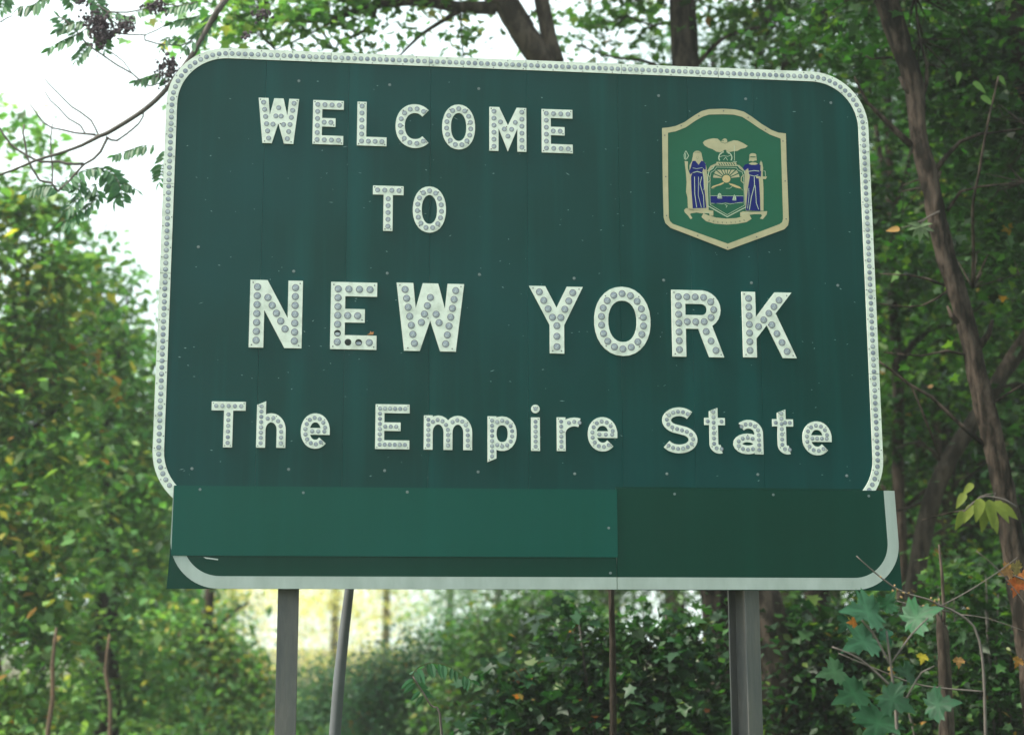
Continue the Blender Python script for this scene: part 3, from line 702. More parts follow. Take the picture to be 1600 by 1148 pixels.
plate('scroll', [lay([E_((258,790),(272,776),(340,786),(420,788),(460,795),(460,828),(436,830),(430,812),(380,812),(345,806),(305,812),(300,820),(316,846),(302,852),(288,830),(264,806)),
    E_((645,806),(665,798),(720,802),(780,800),(832,797),(828,820),(802,852),(782,848),(796,828),(790,818),(740,818),(712,822),(700,836),(646,834))], L1, 0),
    lay([E_((378,838),(392,812),(430,828),(480,842),(550,849),(620,845),(690,826),(708,822),(724,850),(690,872),(620,885),(550,890),(470,884),(410,866))], L2, 0),
    lay(ln([(390,806),(420,808),(455,812)], 2.5)+ln([(652,818),(690,812),(706,808)], 2.5), L2, 3)], EM, SHD)
# motto on the scroll
txt = 'EXCELSIOR'; V_, F_ = [], []
for i, chh in enumerate(txt):
    cu = bpy.data.curves.new('t', 'FONT'); cu.body = chh; cu.size = .0112; cu.align_x = 'CENTER'; cu.offset = .0003; cu.resolution_u = 3
    to = bpy.data.objects.new('t', cu); me = bpy.data.meshes.new_from_object(to)
    x = 430+i*30.5; y = 879-((x-550)/120)**2*15; ang = math.atan2((2*(x-550)/120**2*15), 1)
    c = e(x, y+2); b = len(V_)
    for v in me.vertices:
        a, bb = v.co.x, v.co.y; V_.append((c[0]+a*math.cos(ang)-bb*math.sin(ang), -.0063, c[1]+a*math.sin(ang)+bb*math.cos(ang)))
    F_ += [[b+q for q in p.vertices] for p in me.polygons]
    bpy.data.objects.remove(to); bpy.data.meshes.remove(me); bpy.data.curves.remove(cu)
link('motto_lettering', mesh_from('motto_lettering', V_, F_, None, [mat('motto_ink', (.004, .035, .018), .6)]), None, SHD)

# posts: steel I-beams behind the board
def ibeam(px0, px1, label, twist=0):
    a = sp(px0, 1000)[0]; b = sp(px1, 1000)[0]; c = (a+b)/2; hw = (b-a)/2; V, Fc = [], []
    y0 = .05; dep = .15; tf = .012; tw = .009
    prof = [(-hw, 0), (hw, 0), (hw, tf), (tw/2, tf), (tw/2, dep-tf), (hw, dep-tf), (hw, dep), (-hw, dep), (-hw, dep-tf), (-tw/2, dep-tf), (-tw/2, tf), (-hw, tf)]
    if twist:
        cs, sn = math.cos(twist), math.sin(twist); prof = [(x*cs-(y-dep/2)*sn, x*sn+(y-dep/2)*cs+dep/2) for x, y in prof]
        k = hw/max(abs(p[0]) for p in prof); prof = [(x*k, y*k) for x, y in prof]
    N = len(prof)
    for z in (-.3, 1.0, 2.2, vtop-.25):
        V += [(c+x, y0+y, z) for x, y in prof]
    for k in range(3):
        for i in range(N): j = (i+1) % N; Fc.append([k*N+i, k*N+j, (k+1)*N+j, (k+1)*N+i])
    Fc.append(list(range(N))[::-1]); Fc.append(list(range(3*N, 4*N)))
    o = link('post', mesh_from('post', V, Fc, None, [M_POST]), None, SIGN, label=label)
    md = o.modifiers.new('bevel', 'BEVEL'); md.width = .002; md.segments = 1
ibeam(432, 465, 'flat-faced steel post at the left'); ibeam(1147, 1197, 'turned steel post at the right', R(40))
for v in (vtop-.35, vsplit+.15, vsplit+.9, vb+.1):
    plate('crossbar', [([rect(u0+.12, v-.03, u1-.12, v+.03)], [], .027, .046, 0)], M_POST, SIGN)

# ------------------------------------------------------------------ the broken-limbed tree whose branches hang over the board
def frond(name, pts, n, ll, root, cols, hang=0.0, wd=.20, mt=None, mw=.0028, Yd=0):
    """pinnate leaf: rachis through pts (local), n pairs of leaflets of length ll"""
    q, r = smooth_path(pts, [.0028]*(len(pts)-1)+[.0012], .02)
    V, Fc = tube_data(q, r, 4); C = [(.10, .12, .05)]*len(V); V = [tuple(v) for v in V]
    tot = len(q)-1
    side0 = None
    for i in range(n):
        t = .14+.86*i/(n-1); k = min(tot-1, int(t*tot)); p = q[k]; d = (q[k+1]-q[k]).normalized()
        upv = Vector((0, -.75, .65)).normalized()
        sd_ = d.cross(upv).normalized()
        sc_ = 1.15*ll*(1-.45*abs(t-.5)*1.3)*U(.88, 1.1)
        for s in (-1, 1):
            a = (d*U(.35, .6)+sd_*s+Vector((0, U(-.25, .25), -hang*U(.7, 1.3)))).normalized()
            if t > .97 and s == 1: a = d
            nrm = a.cross(d).normalized() if abs(a.dot(d)) < .95 else a.orthogonal(); w_ = nrm.cross(a).normalized()
            b = len(V); dr = Vector((0, 0, -1))*sc_*.10
            for x, y in ((0, 0), (wd*.8, .22), (wd, .5), (wd*.55, .8), (0, 1), (-wd*.55, .8), (-wd, .5), (-wd*.8, .22), (0, .5)):
                V.append(tuple(p+a*(y*sc_)+w_*(x*sc_)+nrm*(abs(x)*sc_*.25)+dr*y*y))
            c = Vector(random.choice(cols))*U(.8, 1.25); C += [tuple(c)]*9
            for j in range(8): Fc.append([b+8, b+j, b+(j+1) % 8])
    me = mesh_from(name, V, Fc, None, [mt or M_LEAF])
    at = me.attributes.new('tint', 'FLOAT_COLOR', 'POINT'); arr = np.ones((len(V), 4), np.float32); arr[:, :3] = np.array(C); at.data.foreach_set('color', arr.ravel())
    return link(name, me, None, root)
CG = [(.045, .14, .06), (.035, .11, .045), (.06, .17, .07)]
YF, YB = 13.0, 10.2
F_TREE = tree('overhanging_tree', 'leaning grey tree with feathery leaves and dark seed clusters over the board\'s upper left', YF,
    [(640, -330, 26), (700, -150, 34), (745, -40, 40), (784, 0, 40), (815, 48, 41), (848, 98, 44), (900, 200, 52), (985, 420, 55), (1075, 660, 58), (1150, 850, 60), (1196, 960, 64), (1210, 1080, 72)],
    limbs=[[(775, 12, 26), (720, 12, 20), (660, 2, 18), (636, 3, 16), (587, 9, 14), (544, 22, 12), (487, 33, 9), (452, 34, 6), (410, 30, 3)],
           [(587, 9, 8), (582, 37, 6), (559, 55, 5), (530, 63, 4), (523, 82, 3)], [(725, 13, 10), (688, 35, 8), (654, 58, 6), (622, 90, 3)],
           [(487, 33, 5), (507, 55, 4), (523, 80, 3), (528, 96, 2)], [(718, 12, 4), (722, 60, 3), (724, 90, 2)], [(544, 22, 5), (470, 60, 4), (430, 78, 2)],
           [(868, 98, 30), (858, 60, 26), (852, 30, 25), (846, 0, 24), (842, -60, 20), (850, -200, 14)], [(832, 40, 8), (800, -10, 5), (812, 34, 4), (842, 12, 3)],
           [(845, 60, 5), (815, 75, 4)]],
    blobs=[(380, 20, 70, 38, 12.6), (470, 5, 70, 34, 12.6), (560, -10, 80, 36, 13), (660, -30, 70, 40, 13), (300, -40, 60, 36, 12), (430, -90, 160, 70), (700, -140, 170, 110), (930, -90, 110, 60, 14), (820, -190, 160, 80),
           (560, 62, 30, 22), (500, 86, 22, 14), (720, 50, 16, 28), (590, 92, 14, 10), (340, 50, 30, 24, 12.4)], n=10500, size=.088, pal='light', templ='maple', barkm=M_BARKG, clump_n=20, clump_r=.14, flat=.6, shell=.6)
fr = F_TREE
def LB(spec, name='branch', n=7, w=.05, parent=fr, Y=YB):
    p, r = px_path(spec, Y, parent); return tubes(name, [(p, r)], M_TWIG, parent, n=n, wob=w, step=.05)
main = LB([(700, -118, 22, 12.6), (560, -150, 18, 11.6), (430, -105, 15, 10.8), (352, 0, 11), (330, 34, 10), (303, 82, 9.5), (262, 137, 8.5), (225, 172, 8), (168, 208, 7.5), (155, 213, 7), (128, 227, 5.5), (92, 240, 5), (58, 250, 4.6), (30, 262, 4), (0, 273, 4), (-60, 290, 3), (-150, 300, 2)], n=8)
c1 = 3.8275
def T1(*p, w=2.2): return [(x/c1, y/c1, 1.35*w*(1-.4*i/len(p))) for i, (x, y) in enumerate(p)]
for sp_, w_ in ((((590,810),(545,720),(480,670),(430,640),(350,560),(300,510),(265,470)), 2.4), (((590,812),(510,800),(480,750),(410,710),(350,645),(300,600),(265,545)), 2.4),
            (((570,805),(500,800),(450,795),(380,778),(310,765),(255,730),(220,680),(180,625)), 2.8), (((635,820),(665,838),(700,842),(760,800),(830,740),(855,700),(860,662)), 3.2),
            (((640,830),(600,910),(560,950),(500,985),(440,1050),(400,1100),(345,1145)), 3.6), (((500,980),(400,980),(350,965),(250,968),(160,930),(60,860),(0,770),(-60,700)), 4),
            (((345,1145),(310,1095),(240,1080),(200,1020),(160,930),(150,850),(138,800),(145,745)), 3.4), (((312,1092),(315,1000),(304,900),(304,820),(315,740)), 2.2),
            (((455,185),(520,265),(600,320),(700,390),(790,440),(830,475),(865,505),(900,515),(950,500),(1010,490)), 2.6), (((690,200),(780,208),(870,210),(940,180),(1020,130)), 2.2), (((866,208),(866,240),(940,262),(1010,270),(1090,272),(1150,240)), 2.4),
            (((660,310),(740,370),(790,440)), 1.8), (((1000,490),(1012,470),(1020,480)), 2), (((455,185),(390,120),(345,95)), 2.2), (((0,135),(40,110),(75,95)), 2), (((540,20),(640,70),(690,200)), 3), (((640,70),(760,75),(870,50),(960,20),(1080,40),(1180,10)), 2.4)):
    LB(T1(*sp_, w=w_), 'twig', n=5, w=.08)
c7 = 5.219
def G(*p): return [P(x/c7, 180+y/c7, YB)-rel(fr) for x, y in p]
def G1(*p): return [P(x/c1, y/c1, YB)-rel(fr) for x, y in p]
kw_ = dict(root=fr, cols=CG)
frond('compound_leaf', G((490,625),(420,570),(330,580),(215,625)), 9, .085, hang=.9, **kw_)
frond('compound_leaf', G((480,600),(600,500),(680,450),(800,430),(860,430)), 9, .09, hang=.6, **kw_)
frond('compound_leaf', G((860,430),(940,500),(985,600),(1000,690),(1010,735)), 11, .085, hang=.1, **kw_)
frond('compound_leaf', G((700,440),(800,450),(880,520),(930,600),(935,720)), 10, .085, hang=.2, **kw_)
frond('compound_leaf', G((800,560),(700,620),(620,700),(530,790)), 9, .09, hang=.3, **kw_)
frond('compound_leaf', G((660,520),(640,600),(600,650)), 5, .08, hang=.5, **kw_)
frond('compound_leaf', G((790,590),(790,680),(700,760),(660,800)), 7, .085, hang=.5, **kw_)
frond('compound_leaf', G((640,770),(600,830),(520,870),(485,890)), 7, .09, hang=.6, **kw_)
frond('compound_leaf', G((1270,245),(1160,250),(1040,290),(915,330)), 10, .075, hang=1.3, **kw_)
frond('compound_leaf', G((1370,280),(1335,380),(1320,480),(1290,570)), 9, .08, hang=.1, **kw_)
frond('compound_leaf', G((1010,560),(1070,580),(1140,632)), 5, .055, hang=.8, **kw_)
frond('compound_leaf', G1((545,150),(470,200),(380,240),(285,292)), 9, .085, hang=.8, **kw_)
frond('compound_leaf', G1((540,262),(500,300),(450,372)), 7, .08, hang=.3, **kw_)
frond('compound_leaf', G1((455,190),(400,160),(345,95)), 6, .08, hang=.2, **kw_)
frond('compound_leaf', G1((560,140),(480,130),(390,150),(335,180)), 8, .08, hang=.7, **kw_)
frond('compound_leaf', G1((540,-30),(590,30),(620,90),(650,120)), 8, .085, hang=.3, **kw_)
frond('compound_leaf', G1((590,190),(620,250),(625,310)), 6, .075, hang=.2, **kw_)
frond('compound_leaf', G1((640,75),(700,80),(770,100),(830,70),(900,60)), 9, .075, hang=.8, **kw_)
frond('compound_leaf', G1((1200,10),(1130,20),(1060,35),(990,50)), 9, .08, hang=.9, **kw_)
frond('compound_leaf', G1((1200,90),(1130,110),(1060,120),(1010,140)), 8, .08, hang=.7, **kw_)
frond('compound_leaf', G1((1010,490),(960,440),(880,460),(800,485)), 9, .075, hang=.9, **kw_)
frond('compound_leaf', G1((0,-60),(20,-20),(15,40),(-5,70)), 7, .09, hang=.2, **kw_)
frond('compound_leaf', G1((400,-60),(420,-10),(430,20),(405,40)), 6, .08, hang=.3, **kw_)
frond('compound_leaf', G1((330,-80),(270,-30),(200,30),(120,40),(100,60)), 8, .10, hang=1.2, **kw_)
frond('compound_leaf', G1((1080,250),(1030,220),(980,250),(960,300)), 6, .06, hang=.4, **kw_)
frond('compound_leaf', G1((1300,60),(1230,160),(1180,220),(1100,300)), 9, .09, hang=.5, **kw_)
def seeds(px, py, wx, wy, n):
    V, Fc = [], []
    c0 = P(px, py, YB-.05)-rel(fr); s = YB/F
    for _ in range(n):
        d = Vector((random.gauss(0, .38)*wx*s, random.gauss(0, .12)*wx*s, random.gauss(0, .40)*wy*s)); c = c0+d; r = U(.004, .009)
        b = len(V); V += [tuple(c+Vector(q)*r) for q in ((1.6, 0, 0), (-1.6, 0, 0), (0, 1, 0), (0, -1, 0), (0, 0, 1.8), (0, 0, -1.8))]
        Fc += [[b+i for i in f] for f in ((0, 2, 4), (2, 1, 4), (1, 3, 4), (3, 0, 4), (2, 0, 5), (1, 2, 5), (3, 1, 5), (0, 3, 5))]
    link('seed_cluster', mesh_from('seed_cluster', V, Fc, None, [M_SEED]), None, fr, kind='stuff')
for q in ((565/c1, 120/c1, 26, 18, 130), (600/c1, 170/c1, 28, 28, 190), (605/c1, 235/c1, 16, 24, 90), (650/c1, 210/c1, 12, 10, 30), (722/c1, 160/c1, 14, 16, 60), (770/c1, 162/c1, 12, 16, 50), (905/c1, 42/c1, 18, 12, 50), (955/c1, 38/c1, 12, 16, 40), (995/c1, 415/c1, 22, 26, 110), (1030/c1, 380/c1, 12, 12, 30), (410, 22, 20, 14, 60), (385, 55, 12, 10, 30), (490/c1, 0, 14, 12, 40)):
    seeds(*q)

# ------------------------------------------------------------------ wood to the right
GR = 'trees of the wood behind the board'
WT = tree('winding_tree', 'dark rough-barked tree with a winding trunk nearest the right side of the board', 11,
    [(1310, -420, 26), (1345, -220, 32), (1366, -90, 36), (1384, 0, 38), (1393, 26, 37), (1409, 78, 31), (1421, 105, 29), (1431, 144, 29), (1433, 183, 27), (1438, 222, 27), (1447, 261, 30), (1454, 290, 28), (1472, 385, 29), (1488, 437, 30), (1505, 489, 31), (1519, 541, 30), (1524, 570, 30), (1540, 633, 32), (1556, 706, 31), (1571, 780, 33), (1580, 840, 33), (1592, 900, 36), (1606, 980, 40), (1620, 1080, 44)],
    limbs=[[(1440, 158, 9), (1448, 130, 7), (1448, 100, 6), (1437, 62, 5), (1432, 20, 4), (1428, -60, 3)], [(1460, 268, 10), (1478, 245, 8), (1500, 222, 6.5), (1530, 210, 5), (1570, 205, 4), (1640, 196, 3)],
           [(1425, 228, 11), (1400, 205, 10), (1375, 180, 8), (1355, 160, 6), (1335, 120, 3)], [(1545, 700, 8), (1510, 672, 7), (1478, 642, 6), (1455, 620, 5.5), (1420, 600, 5), (1392, 578, 4), (1370, 562, 3)],
           [(1397, 582, 4), (1425, 605, 4), (1440, 640, 4), (1452, 670, 4), (1468, 712, 2.5)], [(1395, 90, 5), (1360, 92, 4), (1347, 84, 2)],
           [(1525, 560, 5), (1480, 548, 4), (1440, 556, 3), (1380, 550, 2)], [(1500, 440, 4), (1440, 478, 3), (1370, 474, 2)], [(1490, 452, 5), (1450, 436, 4), (1420, 430, 3), (1375, 428, 2)],
           [(1520, 450, 6, 11), (1521, 380, 5.5, 10.8), (1520, 320, 5, 10.6), (1530, 270, 4.5, 10.5), (1540, 210, 4, 10.4), (1560, 120, 3, 10.4)], [(1535, 640, 5), (1600, 600, 4), (1680, 560, 3)],
           [(1590, 800, 5), (1530, 795, 4), (1490, 800, 3), (1440, 812, 2)], [(1428, 150, 12), (1414, 138, 9), (1405, 120, 5)], [(1445, 300, 13), (1462, 282, 9), (1470, 268, 5)], [(1500, 505, 12), (1486, 492, 8), (1480, 478, 3)], [(1530, 540, 14), (1545, 522, 10), (1551, 500, 6)], [(1550, 700, 14), (1538, 684, 9), (1534, 668, 4)], [(1480, 330, 6), (1500, 300, 5), (1530, 292, 4), (1600, 285, 3)]],
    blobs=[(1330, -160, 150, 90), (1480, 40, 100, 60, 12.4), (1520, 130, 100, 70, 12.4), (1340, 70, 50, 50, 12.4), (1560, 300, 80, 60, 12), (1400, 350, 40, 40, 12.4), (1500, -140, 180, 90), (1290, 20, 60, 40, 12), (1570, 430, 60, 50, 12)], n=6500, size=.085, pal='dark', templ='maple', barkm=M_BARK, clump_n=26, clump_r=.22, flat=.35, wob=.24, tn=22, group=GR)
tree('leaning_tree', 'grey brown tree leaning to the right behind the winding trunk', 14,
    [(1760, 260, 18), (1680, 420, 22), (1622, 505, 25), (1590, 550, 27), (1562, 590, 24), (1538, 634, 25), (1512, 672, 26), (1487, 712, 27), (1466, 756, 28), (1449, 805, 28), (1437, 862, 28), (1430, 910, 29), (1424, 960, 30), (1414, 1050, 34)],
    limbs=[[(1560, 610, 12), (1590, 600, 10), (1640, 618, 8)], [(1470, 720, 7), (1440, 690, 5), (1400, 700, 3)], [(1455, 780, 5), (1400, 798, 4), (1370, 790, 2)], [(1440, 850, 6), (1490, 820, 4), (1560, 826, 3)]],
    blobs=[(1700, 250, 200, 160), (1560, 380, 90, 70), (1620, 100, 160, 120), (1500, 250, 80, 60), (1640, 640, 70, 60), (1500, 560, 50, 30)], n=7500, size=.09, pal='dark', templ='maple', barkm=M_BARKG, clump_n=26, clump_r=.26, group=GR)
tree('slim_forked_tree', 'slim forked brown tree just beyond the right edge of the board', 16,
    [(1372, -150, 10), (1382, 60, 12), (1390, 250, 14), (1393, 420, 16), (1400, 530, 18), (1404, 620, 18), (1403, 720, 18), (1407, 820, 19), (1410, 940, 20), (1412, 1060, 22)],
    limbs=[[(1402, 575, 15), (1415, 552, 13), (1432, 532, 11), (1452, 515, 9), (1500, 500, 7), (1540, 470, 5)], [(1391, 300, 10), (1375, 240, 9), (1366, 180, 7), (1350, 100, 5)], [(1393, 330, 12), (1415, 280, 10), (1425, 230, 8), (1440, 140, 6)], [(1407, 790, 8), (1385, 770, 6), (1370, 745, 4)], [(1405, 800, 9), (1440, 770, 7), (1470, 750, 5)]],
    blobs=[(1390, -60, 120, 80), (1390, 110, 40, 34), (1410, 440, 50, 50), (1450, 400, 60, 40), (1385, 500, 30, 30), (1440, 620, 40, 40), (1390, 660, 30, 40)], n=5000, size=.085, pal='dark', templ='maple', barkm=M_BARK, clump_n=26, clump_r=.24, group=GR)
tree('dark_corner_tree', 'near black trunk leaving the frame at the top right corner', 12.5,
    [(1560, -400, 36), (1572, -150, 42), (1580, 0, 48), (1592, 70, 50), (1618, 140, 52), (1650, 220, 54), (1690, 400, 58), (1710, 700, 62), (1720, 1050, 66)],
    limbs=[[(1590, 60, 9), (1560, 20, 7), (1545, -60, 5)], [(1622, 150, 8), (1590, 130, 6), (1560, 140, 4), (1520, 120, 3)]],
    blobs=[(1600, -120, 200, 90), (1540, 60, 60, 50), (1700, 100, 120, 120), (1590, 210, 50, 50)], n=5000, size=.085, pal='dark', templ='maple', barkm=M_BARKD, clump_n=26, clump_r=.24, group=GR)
tree('straight_tree', 'straight upright brown trunk rising above the middle of the board top', 14,
    [(1040, -500, 34), (1058, -200, 40), (1068, 50, 44), (1078, 250, 46), (1092, 500, 48), (1108, 800, 50), (1122, 960, 52), (1128, 1060, 56)],
    limbs=[[(1062, -60, 14), (1120, -110, 10), (1200, -150, 7)], [(1060, -20, 10), (1010, -70, 8), (960, -90, 5)], [(1066, 30, 6), (1020, 40, 4), (980, 25, 3)], [(1075, 120, 9), (1130, 60, 7), (1200, 40, 5)], [(1074, 150, 8), (1020, 100, 6), (960, 90, 4), (900, 70, 3)]],
    blobs=[(980, 20, 70, 40, 15), (910, 30, 40, 45, 15), (1010, 85, 60, 18, 15), (930, 92, 45, 14), (1150, 40, 60, 60, 15), (1220, 60, 60, 40), (1180, -60, 130, 60), (1000, -60, 110, 50), (1100, -180, 220, 90), (880, -120, 90, 60), (1150, 300, 120, 120), (980, 300, 120, 100), (1000, 600, 160, 110), (1210, 560, 120, 100)], n=9500, size=.092, pal='green', templ='maple', barkm=M_BARK, clump_n=26, clump_r=.22, flat=.4, group=GR)
tree('crooked_tree', 'tree with a crooked dark limb above the right end of the board', 15,
    [(1300, -300, 18), (1310, -60, 22), (1300, 5, 22), (1280, 30, 22), (1262, 55, 24), (1238, 75, 24), (1232, 110, 26), (1240, 200, 28), (1255, 400, 32), (1270, 700, 36), (1280, 1050, 42)],
    limbs=[[(1234, 84, 9), (1238, 60, 8), (1236, 36, 7), (1228, 20, 6), (1215, 26, 6), (1204, 50, 5), (1190, 70, 5), (1183, 92, 5), (1181, 120, 4)], [(1215, 24, 5), (1200, 10, 4), (1190, -30, 3)], [(1240, 75, 10), (1225, 90, 8), (1200, 110, 6)]],
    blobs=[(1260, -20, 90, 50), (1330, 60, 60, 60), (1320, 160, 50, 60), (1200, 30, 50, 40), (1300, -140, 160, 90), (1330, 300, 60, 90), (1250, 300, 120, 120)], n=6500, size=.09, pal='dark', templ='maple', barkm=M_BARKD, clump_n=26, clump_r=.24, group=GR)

# ------------------------------------------------------------------ left side of the road: a wall of trees running away from the camera
GL = 'trees lining the far side to the left'
tree('autumn_maple', 'nearest roadside maple at the left edge with yellow and orange leaves', 17,
    [(-60, 250, 20), (-50, 500, 30), (-30, 800, 38), (-20, 1080, 44)],
    limbs=[[(-45, 600, 14), (20, 500, 9), (70, 430, 5)], [(-40, 700, 12), (30, 680, 8), (90, 640, 4)]],
    blobs=[(10, 165, 30, 40), (30, 240, 40, 40), (-10, 260, 40, 50), (0, 340, 70, 80), (40, 330, 60, 50), (50, 430, 80, 80), (10, 540, 90, 100), (75, 560, 70, 60), (50, 650, 90, 80), (10, 760, 100, 80), (70, 790, 60, 60), (-10, 890, 90, 80), (20, 960, 80, 70), (-20, 1080, 140, 60)],
    n=13500, size=.15, pal='autumn', clump_n=90, clump_r=.36, flat=.30, tilt=.4, shell=.3, group=GL)
tree('leafy_ash', 'bright green leafy tree stepping down beside the left edge of the board', 21,
    [(150, 400, 16), (155, 650, 26), (165, 900, 32), (168, 1090, 38)],
    limbs=[[(158, 720, 12), (120, 600, 8), (100, 480, 4)], [(156, 640, 10), (190, 540, 6), (200, 450, 3)]],
    blobs=[(85, 310, 24, 34), (140, 390, 40, 50), (205, 420, 22, 22), (110, 480, 80, 70), (180, 470, 48, 40), (170, 560, 80, 70), (130, 650, 80, 60), (200, 660, 64, 66), (170, 760, 90, 70), (120, 860, 70, 60), (220, 850, 66, 62), (160, 950, 80, 50), (190, 1060, 90, 50)],
    n=14500, size=.16, pal='light', clump_n=120, clump_r=.42, flat=.28, tilt=.4, shell=.3, group=GL)
tree('roadside_elm', 'green tree showing just left of the lower half of the board', 27,
    [(262, 560, 12), (262, 760, 20), (265, 950, 26), (266, 1080, 30)],
    limbs=[[(262, 800, 10), (240, 700, 7), (225, 600, 3)]],
    blobs=[(215, 540, 30, 36), (236, 610, 46, 62), (240, 700, 60, 66), (250, 800, 62, 66), (250, 900, 66, 60), (300, 960, 50, 40), (330, 700, 70, 90), (260, 1040, 80, 40)],
    n=10500, size=.175, pal='light', clump_n=110, clump_r=.5, flat=.28, tilt=.4, shell=.3, group=GL)
tree('bronze_leaved_tree', 'low green and bronze tree below the lower left corner of the board', 24,
    [(330, 900, 12), (322, 1000, 20), (318, 1085, 24)], limbs=[[(322, 1000, 8), (360, 960, 5), (390, 940, 3)]],
    blobs=[(300, 985, 74, 46), (355, 1020, 44, 36), (330, 1060, 80, 40), (240, 1000, 60, 50), (400, 1050, 40, 36)],
    n=9000, size=.12, pal='autumn', clump_n=80, clump_r=.36, flat=.3, tilt=.4, group=GL)
for (x0, y0, x1, y1, w_, lab) in ((75, 1140, 82, 1040, 7, 'orange brown stem leaning in the shade at lower left'), (172, 1140, 165, 1050, 6, 'pale upright stem low in the left foliage')):
    b = P(x0, y0, 15.6); r0 = empty('dead_sapling', (b.x, 15.6, 0), lab, 'sapling', 'bare stems in the lower left foliage')
    p_, r_ = px_path([(x1+6, y1-60, w_*.5), (x1, y1, w_), ((x0+x1)/2+4, (y0+y1)/2, w_), (x0, y0, w_*1.1)], 15.6, r0)
    p_.append(Vector((0, 0, -.1))); r_.append(r_[-1]); tubes('stem', [(p_, r_)], mat('warm_bark', (.13, .075, .04), .9, noise=(.06, .04, .03), bump=.5), r0, n=8, wob=.06)

# pale trees far down the road, sunlit glow put into their leaf colour
for i, (px_, Y_, tp, ww, pal, lab) in enumerate(((360, 62, 850, 60, 'yellow', 'far yellow tree left of the left post'), (450, 70, 800, 60, 'yellow', 'far yellow tree right behind the left post'), (520, 66, 830, 56, 'yellow', 'far yellow tree right of the left post'),
        (600, 58, 800, 60, 'yellow', 'far yellow tree behind the leaning grey pole'), (300, 55, 640, 80, 'light', 'far green tree behind the lower left corner of the board'), (700, 52, 700, 90, 'light', 'far light green tree behind the middle of the board'))):
    tree('distant_tree', lab, Y_, [(px_, tp, 6), (px_+4, 930, 12), (px_+2, 1040, 14)],
        blobs=[(px_, tp+60, ww*.7, 60), (px_-20, 900, ww, 55), (px_+20, 950, ww, 50), (px_, 1010, ww*1.1, 40)], n=4200, size=.16, pal=pal, clump_n=28, clump_r=.5, twigs=False, group='distant sunlit trees along the road', tn=8)
# shrubs on the verge behind the posts
def shrub(name, label, Y, blobs, n, size, pal, templ='ovate', group='shrubs of the verge', stems=5, **kw):
    cx = sum(b[0] for b in blobs)/len(blobs); b0 = P(cx, 1040, Y); root = empty(name, (b0.x, Y, 0), label, 'shrub', group)
    bl = [(P(b[0], b[1], b[4] if len(b) > 4 else Y)-rel(root), tuple(np.array((b[2], (b[2]+b[3])/2, b[3]))*(b[4] if len(b) > 4 else Y)/F)) for b in blobs]
    me, cent = foliage('foliage', bl, n if templ == 'ovate' else n//2, size, pal, templ, zmin=.02, **kw); link('foliage', me, None, root, kind='stuff')
    if templ == 'maple':
        kw2 = dict(kw); kw2['clump_r'] = kw.get('clump_r', .2)*1.5; kw2['clump_n'] = 34
        me, c2 = foliage('foliage', bl, int(n*.55), size*.75, 'under', 'ovate', zmin=.02, **kw2); link('foliage', me, None, root, kind='stuff')
    pth = []
    for c in cent[::max(1, len(cent)//(stems*6))]:
        c = Vector(c); q = Vector((c.x*.25+U(-.1, .1), c.y*.3+U(-.1, .1), -.05)); m_ = (c+q)/2+Vector((c.x*.12, c.y*.1, .15)); L = (c-q).length
        pth.append(([q, m_, c], [.006+.005*L, .005+.003*L, .003]))
    tubes('stems', pth, M_TWIG, root, n=5, step=.25, kind='stuff')
    return root
shrub('verge_shrub', 'pale green shrub low between the left post and the leaning pole', 26, [(505, 1050, 46, 34), (560, 1070, 70, 46), (470, 1090, 60, 40), (520, 1120, 90, 30)], 9000, .08, 'blue', clump_n=30, clump_r=.26)
shrub('verge_shrub', 'blue green shrub just right of the leaning pole', 22, [(600, 1040, 50, 36), (665, 1005, 50, 36), (640, 1070, 80, 40), (730, 1000, 56, 60), (600, 1115, 90, 36)], 12000, .08, 'blue', clump_n=30, clump_r=.24)
shrub('verge_shrub', 'soft mid green shrub below the middle of the board', 20, [(760, 985, 56, 56), (830, 960, 60, 50), (800, 1060, 100, 60), (730, 1080, 80, 40), (900, 1060, 90, 60), (880, 960, 50, 50)], 15000, .085, 'green', 'maple', clump_n=26, clump_r=.22)
shrub('maple_thicket', 'thicket of maple leaves with a few red ones left of the right post', 12, [(900, 965, 60, 30), (960, 1000, 70, 46), (1030, 975, 60, 36), (1080, 1030, 60, 50), (880, 1050, 70, 40), (1000, 1070, 110, 40), (1110, 950, 30, 24), (800, 1050, 50, 40), (1060, 1110, 120, 40), (850, 1120, 120, 40)], 7000, .10, 'maple', 'maple', clump_n=16, clump_r=.16, flat=.35, tilt=.5)
shrub('maple_thicket', 'dark maple undergrowth right of the right post', 13, [(1250, 960, 50, 36), (1240, 1040, 50, 50), (1310, 1010, 60, 50), (1370, 960, 50, 40), (1400, 1060, 90, 50), (1290, 1110, 110, 40), (1460, 1010, 50, 50), (1180, 1110, 60, 30)], 6500, .10, 'maple', 'maple', clump_n=16, clump_r=.18, flat=.35, tilt=.5)
shrub('maple_thicket', 'tangled undergrowth at the lower right beneath the winding trunk', 11.8, [(1500, 900, 50, 36), (1550, 970, 50, 44), (1480, 980, 50, 36), (1530, 1060, 90, 46), (1450, 1100, 90, 50), (1560, 1120, 100, 40), (1580, 1040, 50, 50)], 4200, .085, 'dark', 'maple', clump_n=14, clump_r=.16, flat=.4, tilt=.5)
shrub('understory_bush', 'dim bush filling the shade beyond the right edge of the board', 19, [(1380, 800, 60, 60), (1450, 900, 70, 60), (1520, 740, 70, 70), (1600, 700, 70, 80), (1400, 950, 80, 60), (1560, 900, 90, 80), (1300, 950, 70, 50), (1450, 640, 70, 60), (1560, 600, 60, 60), (1480, 1060, 160, 60)], 20000, .09, 'dark', 'maple', clump_n=26, clump_r=.26)

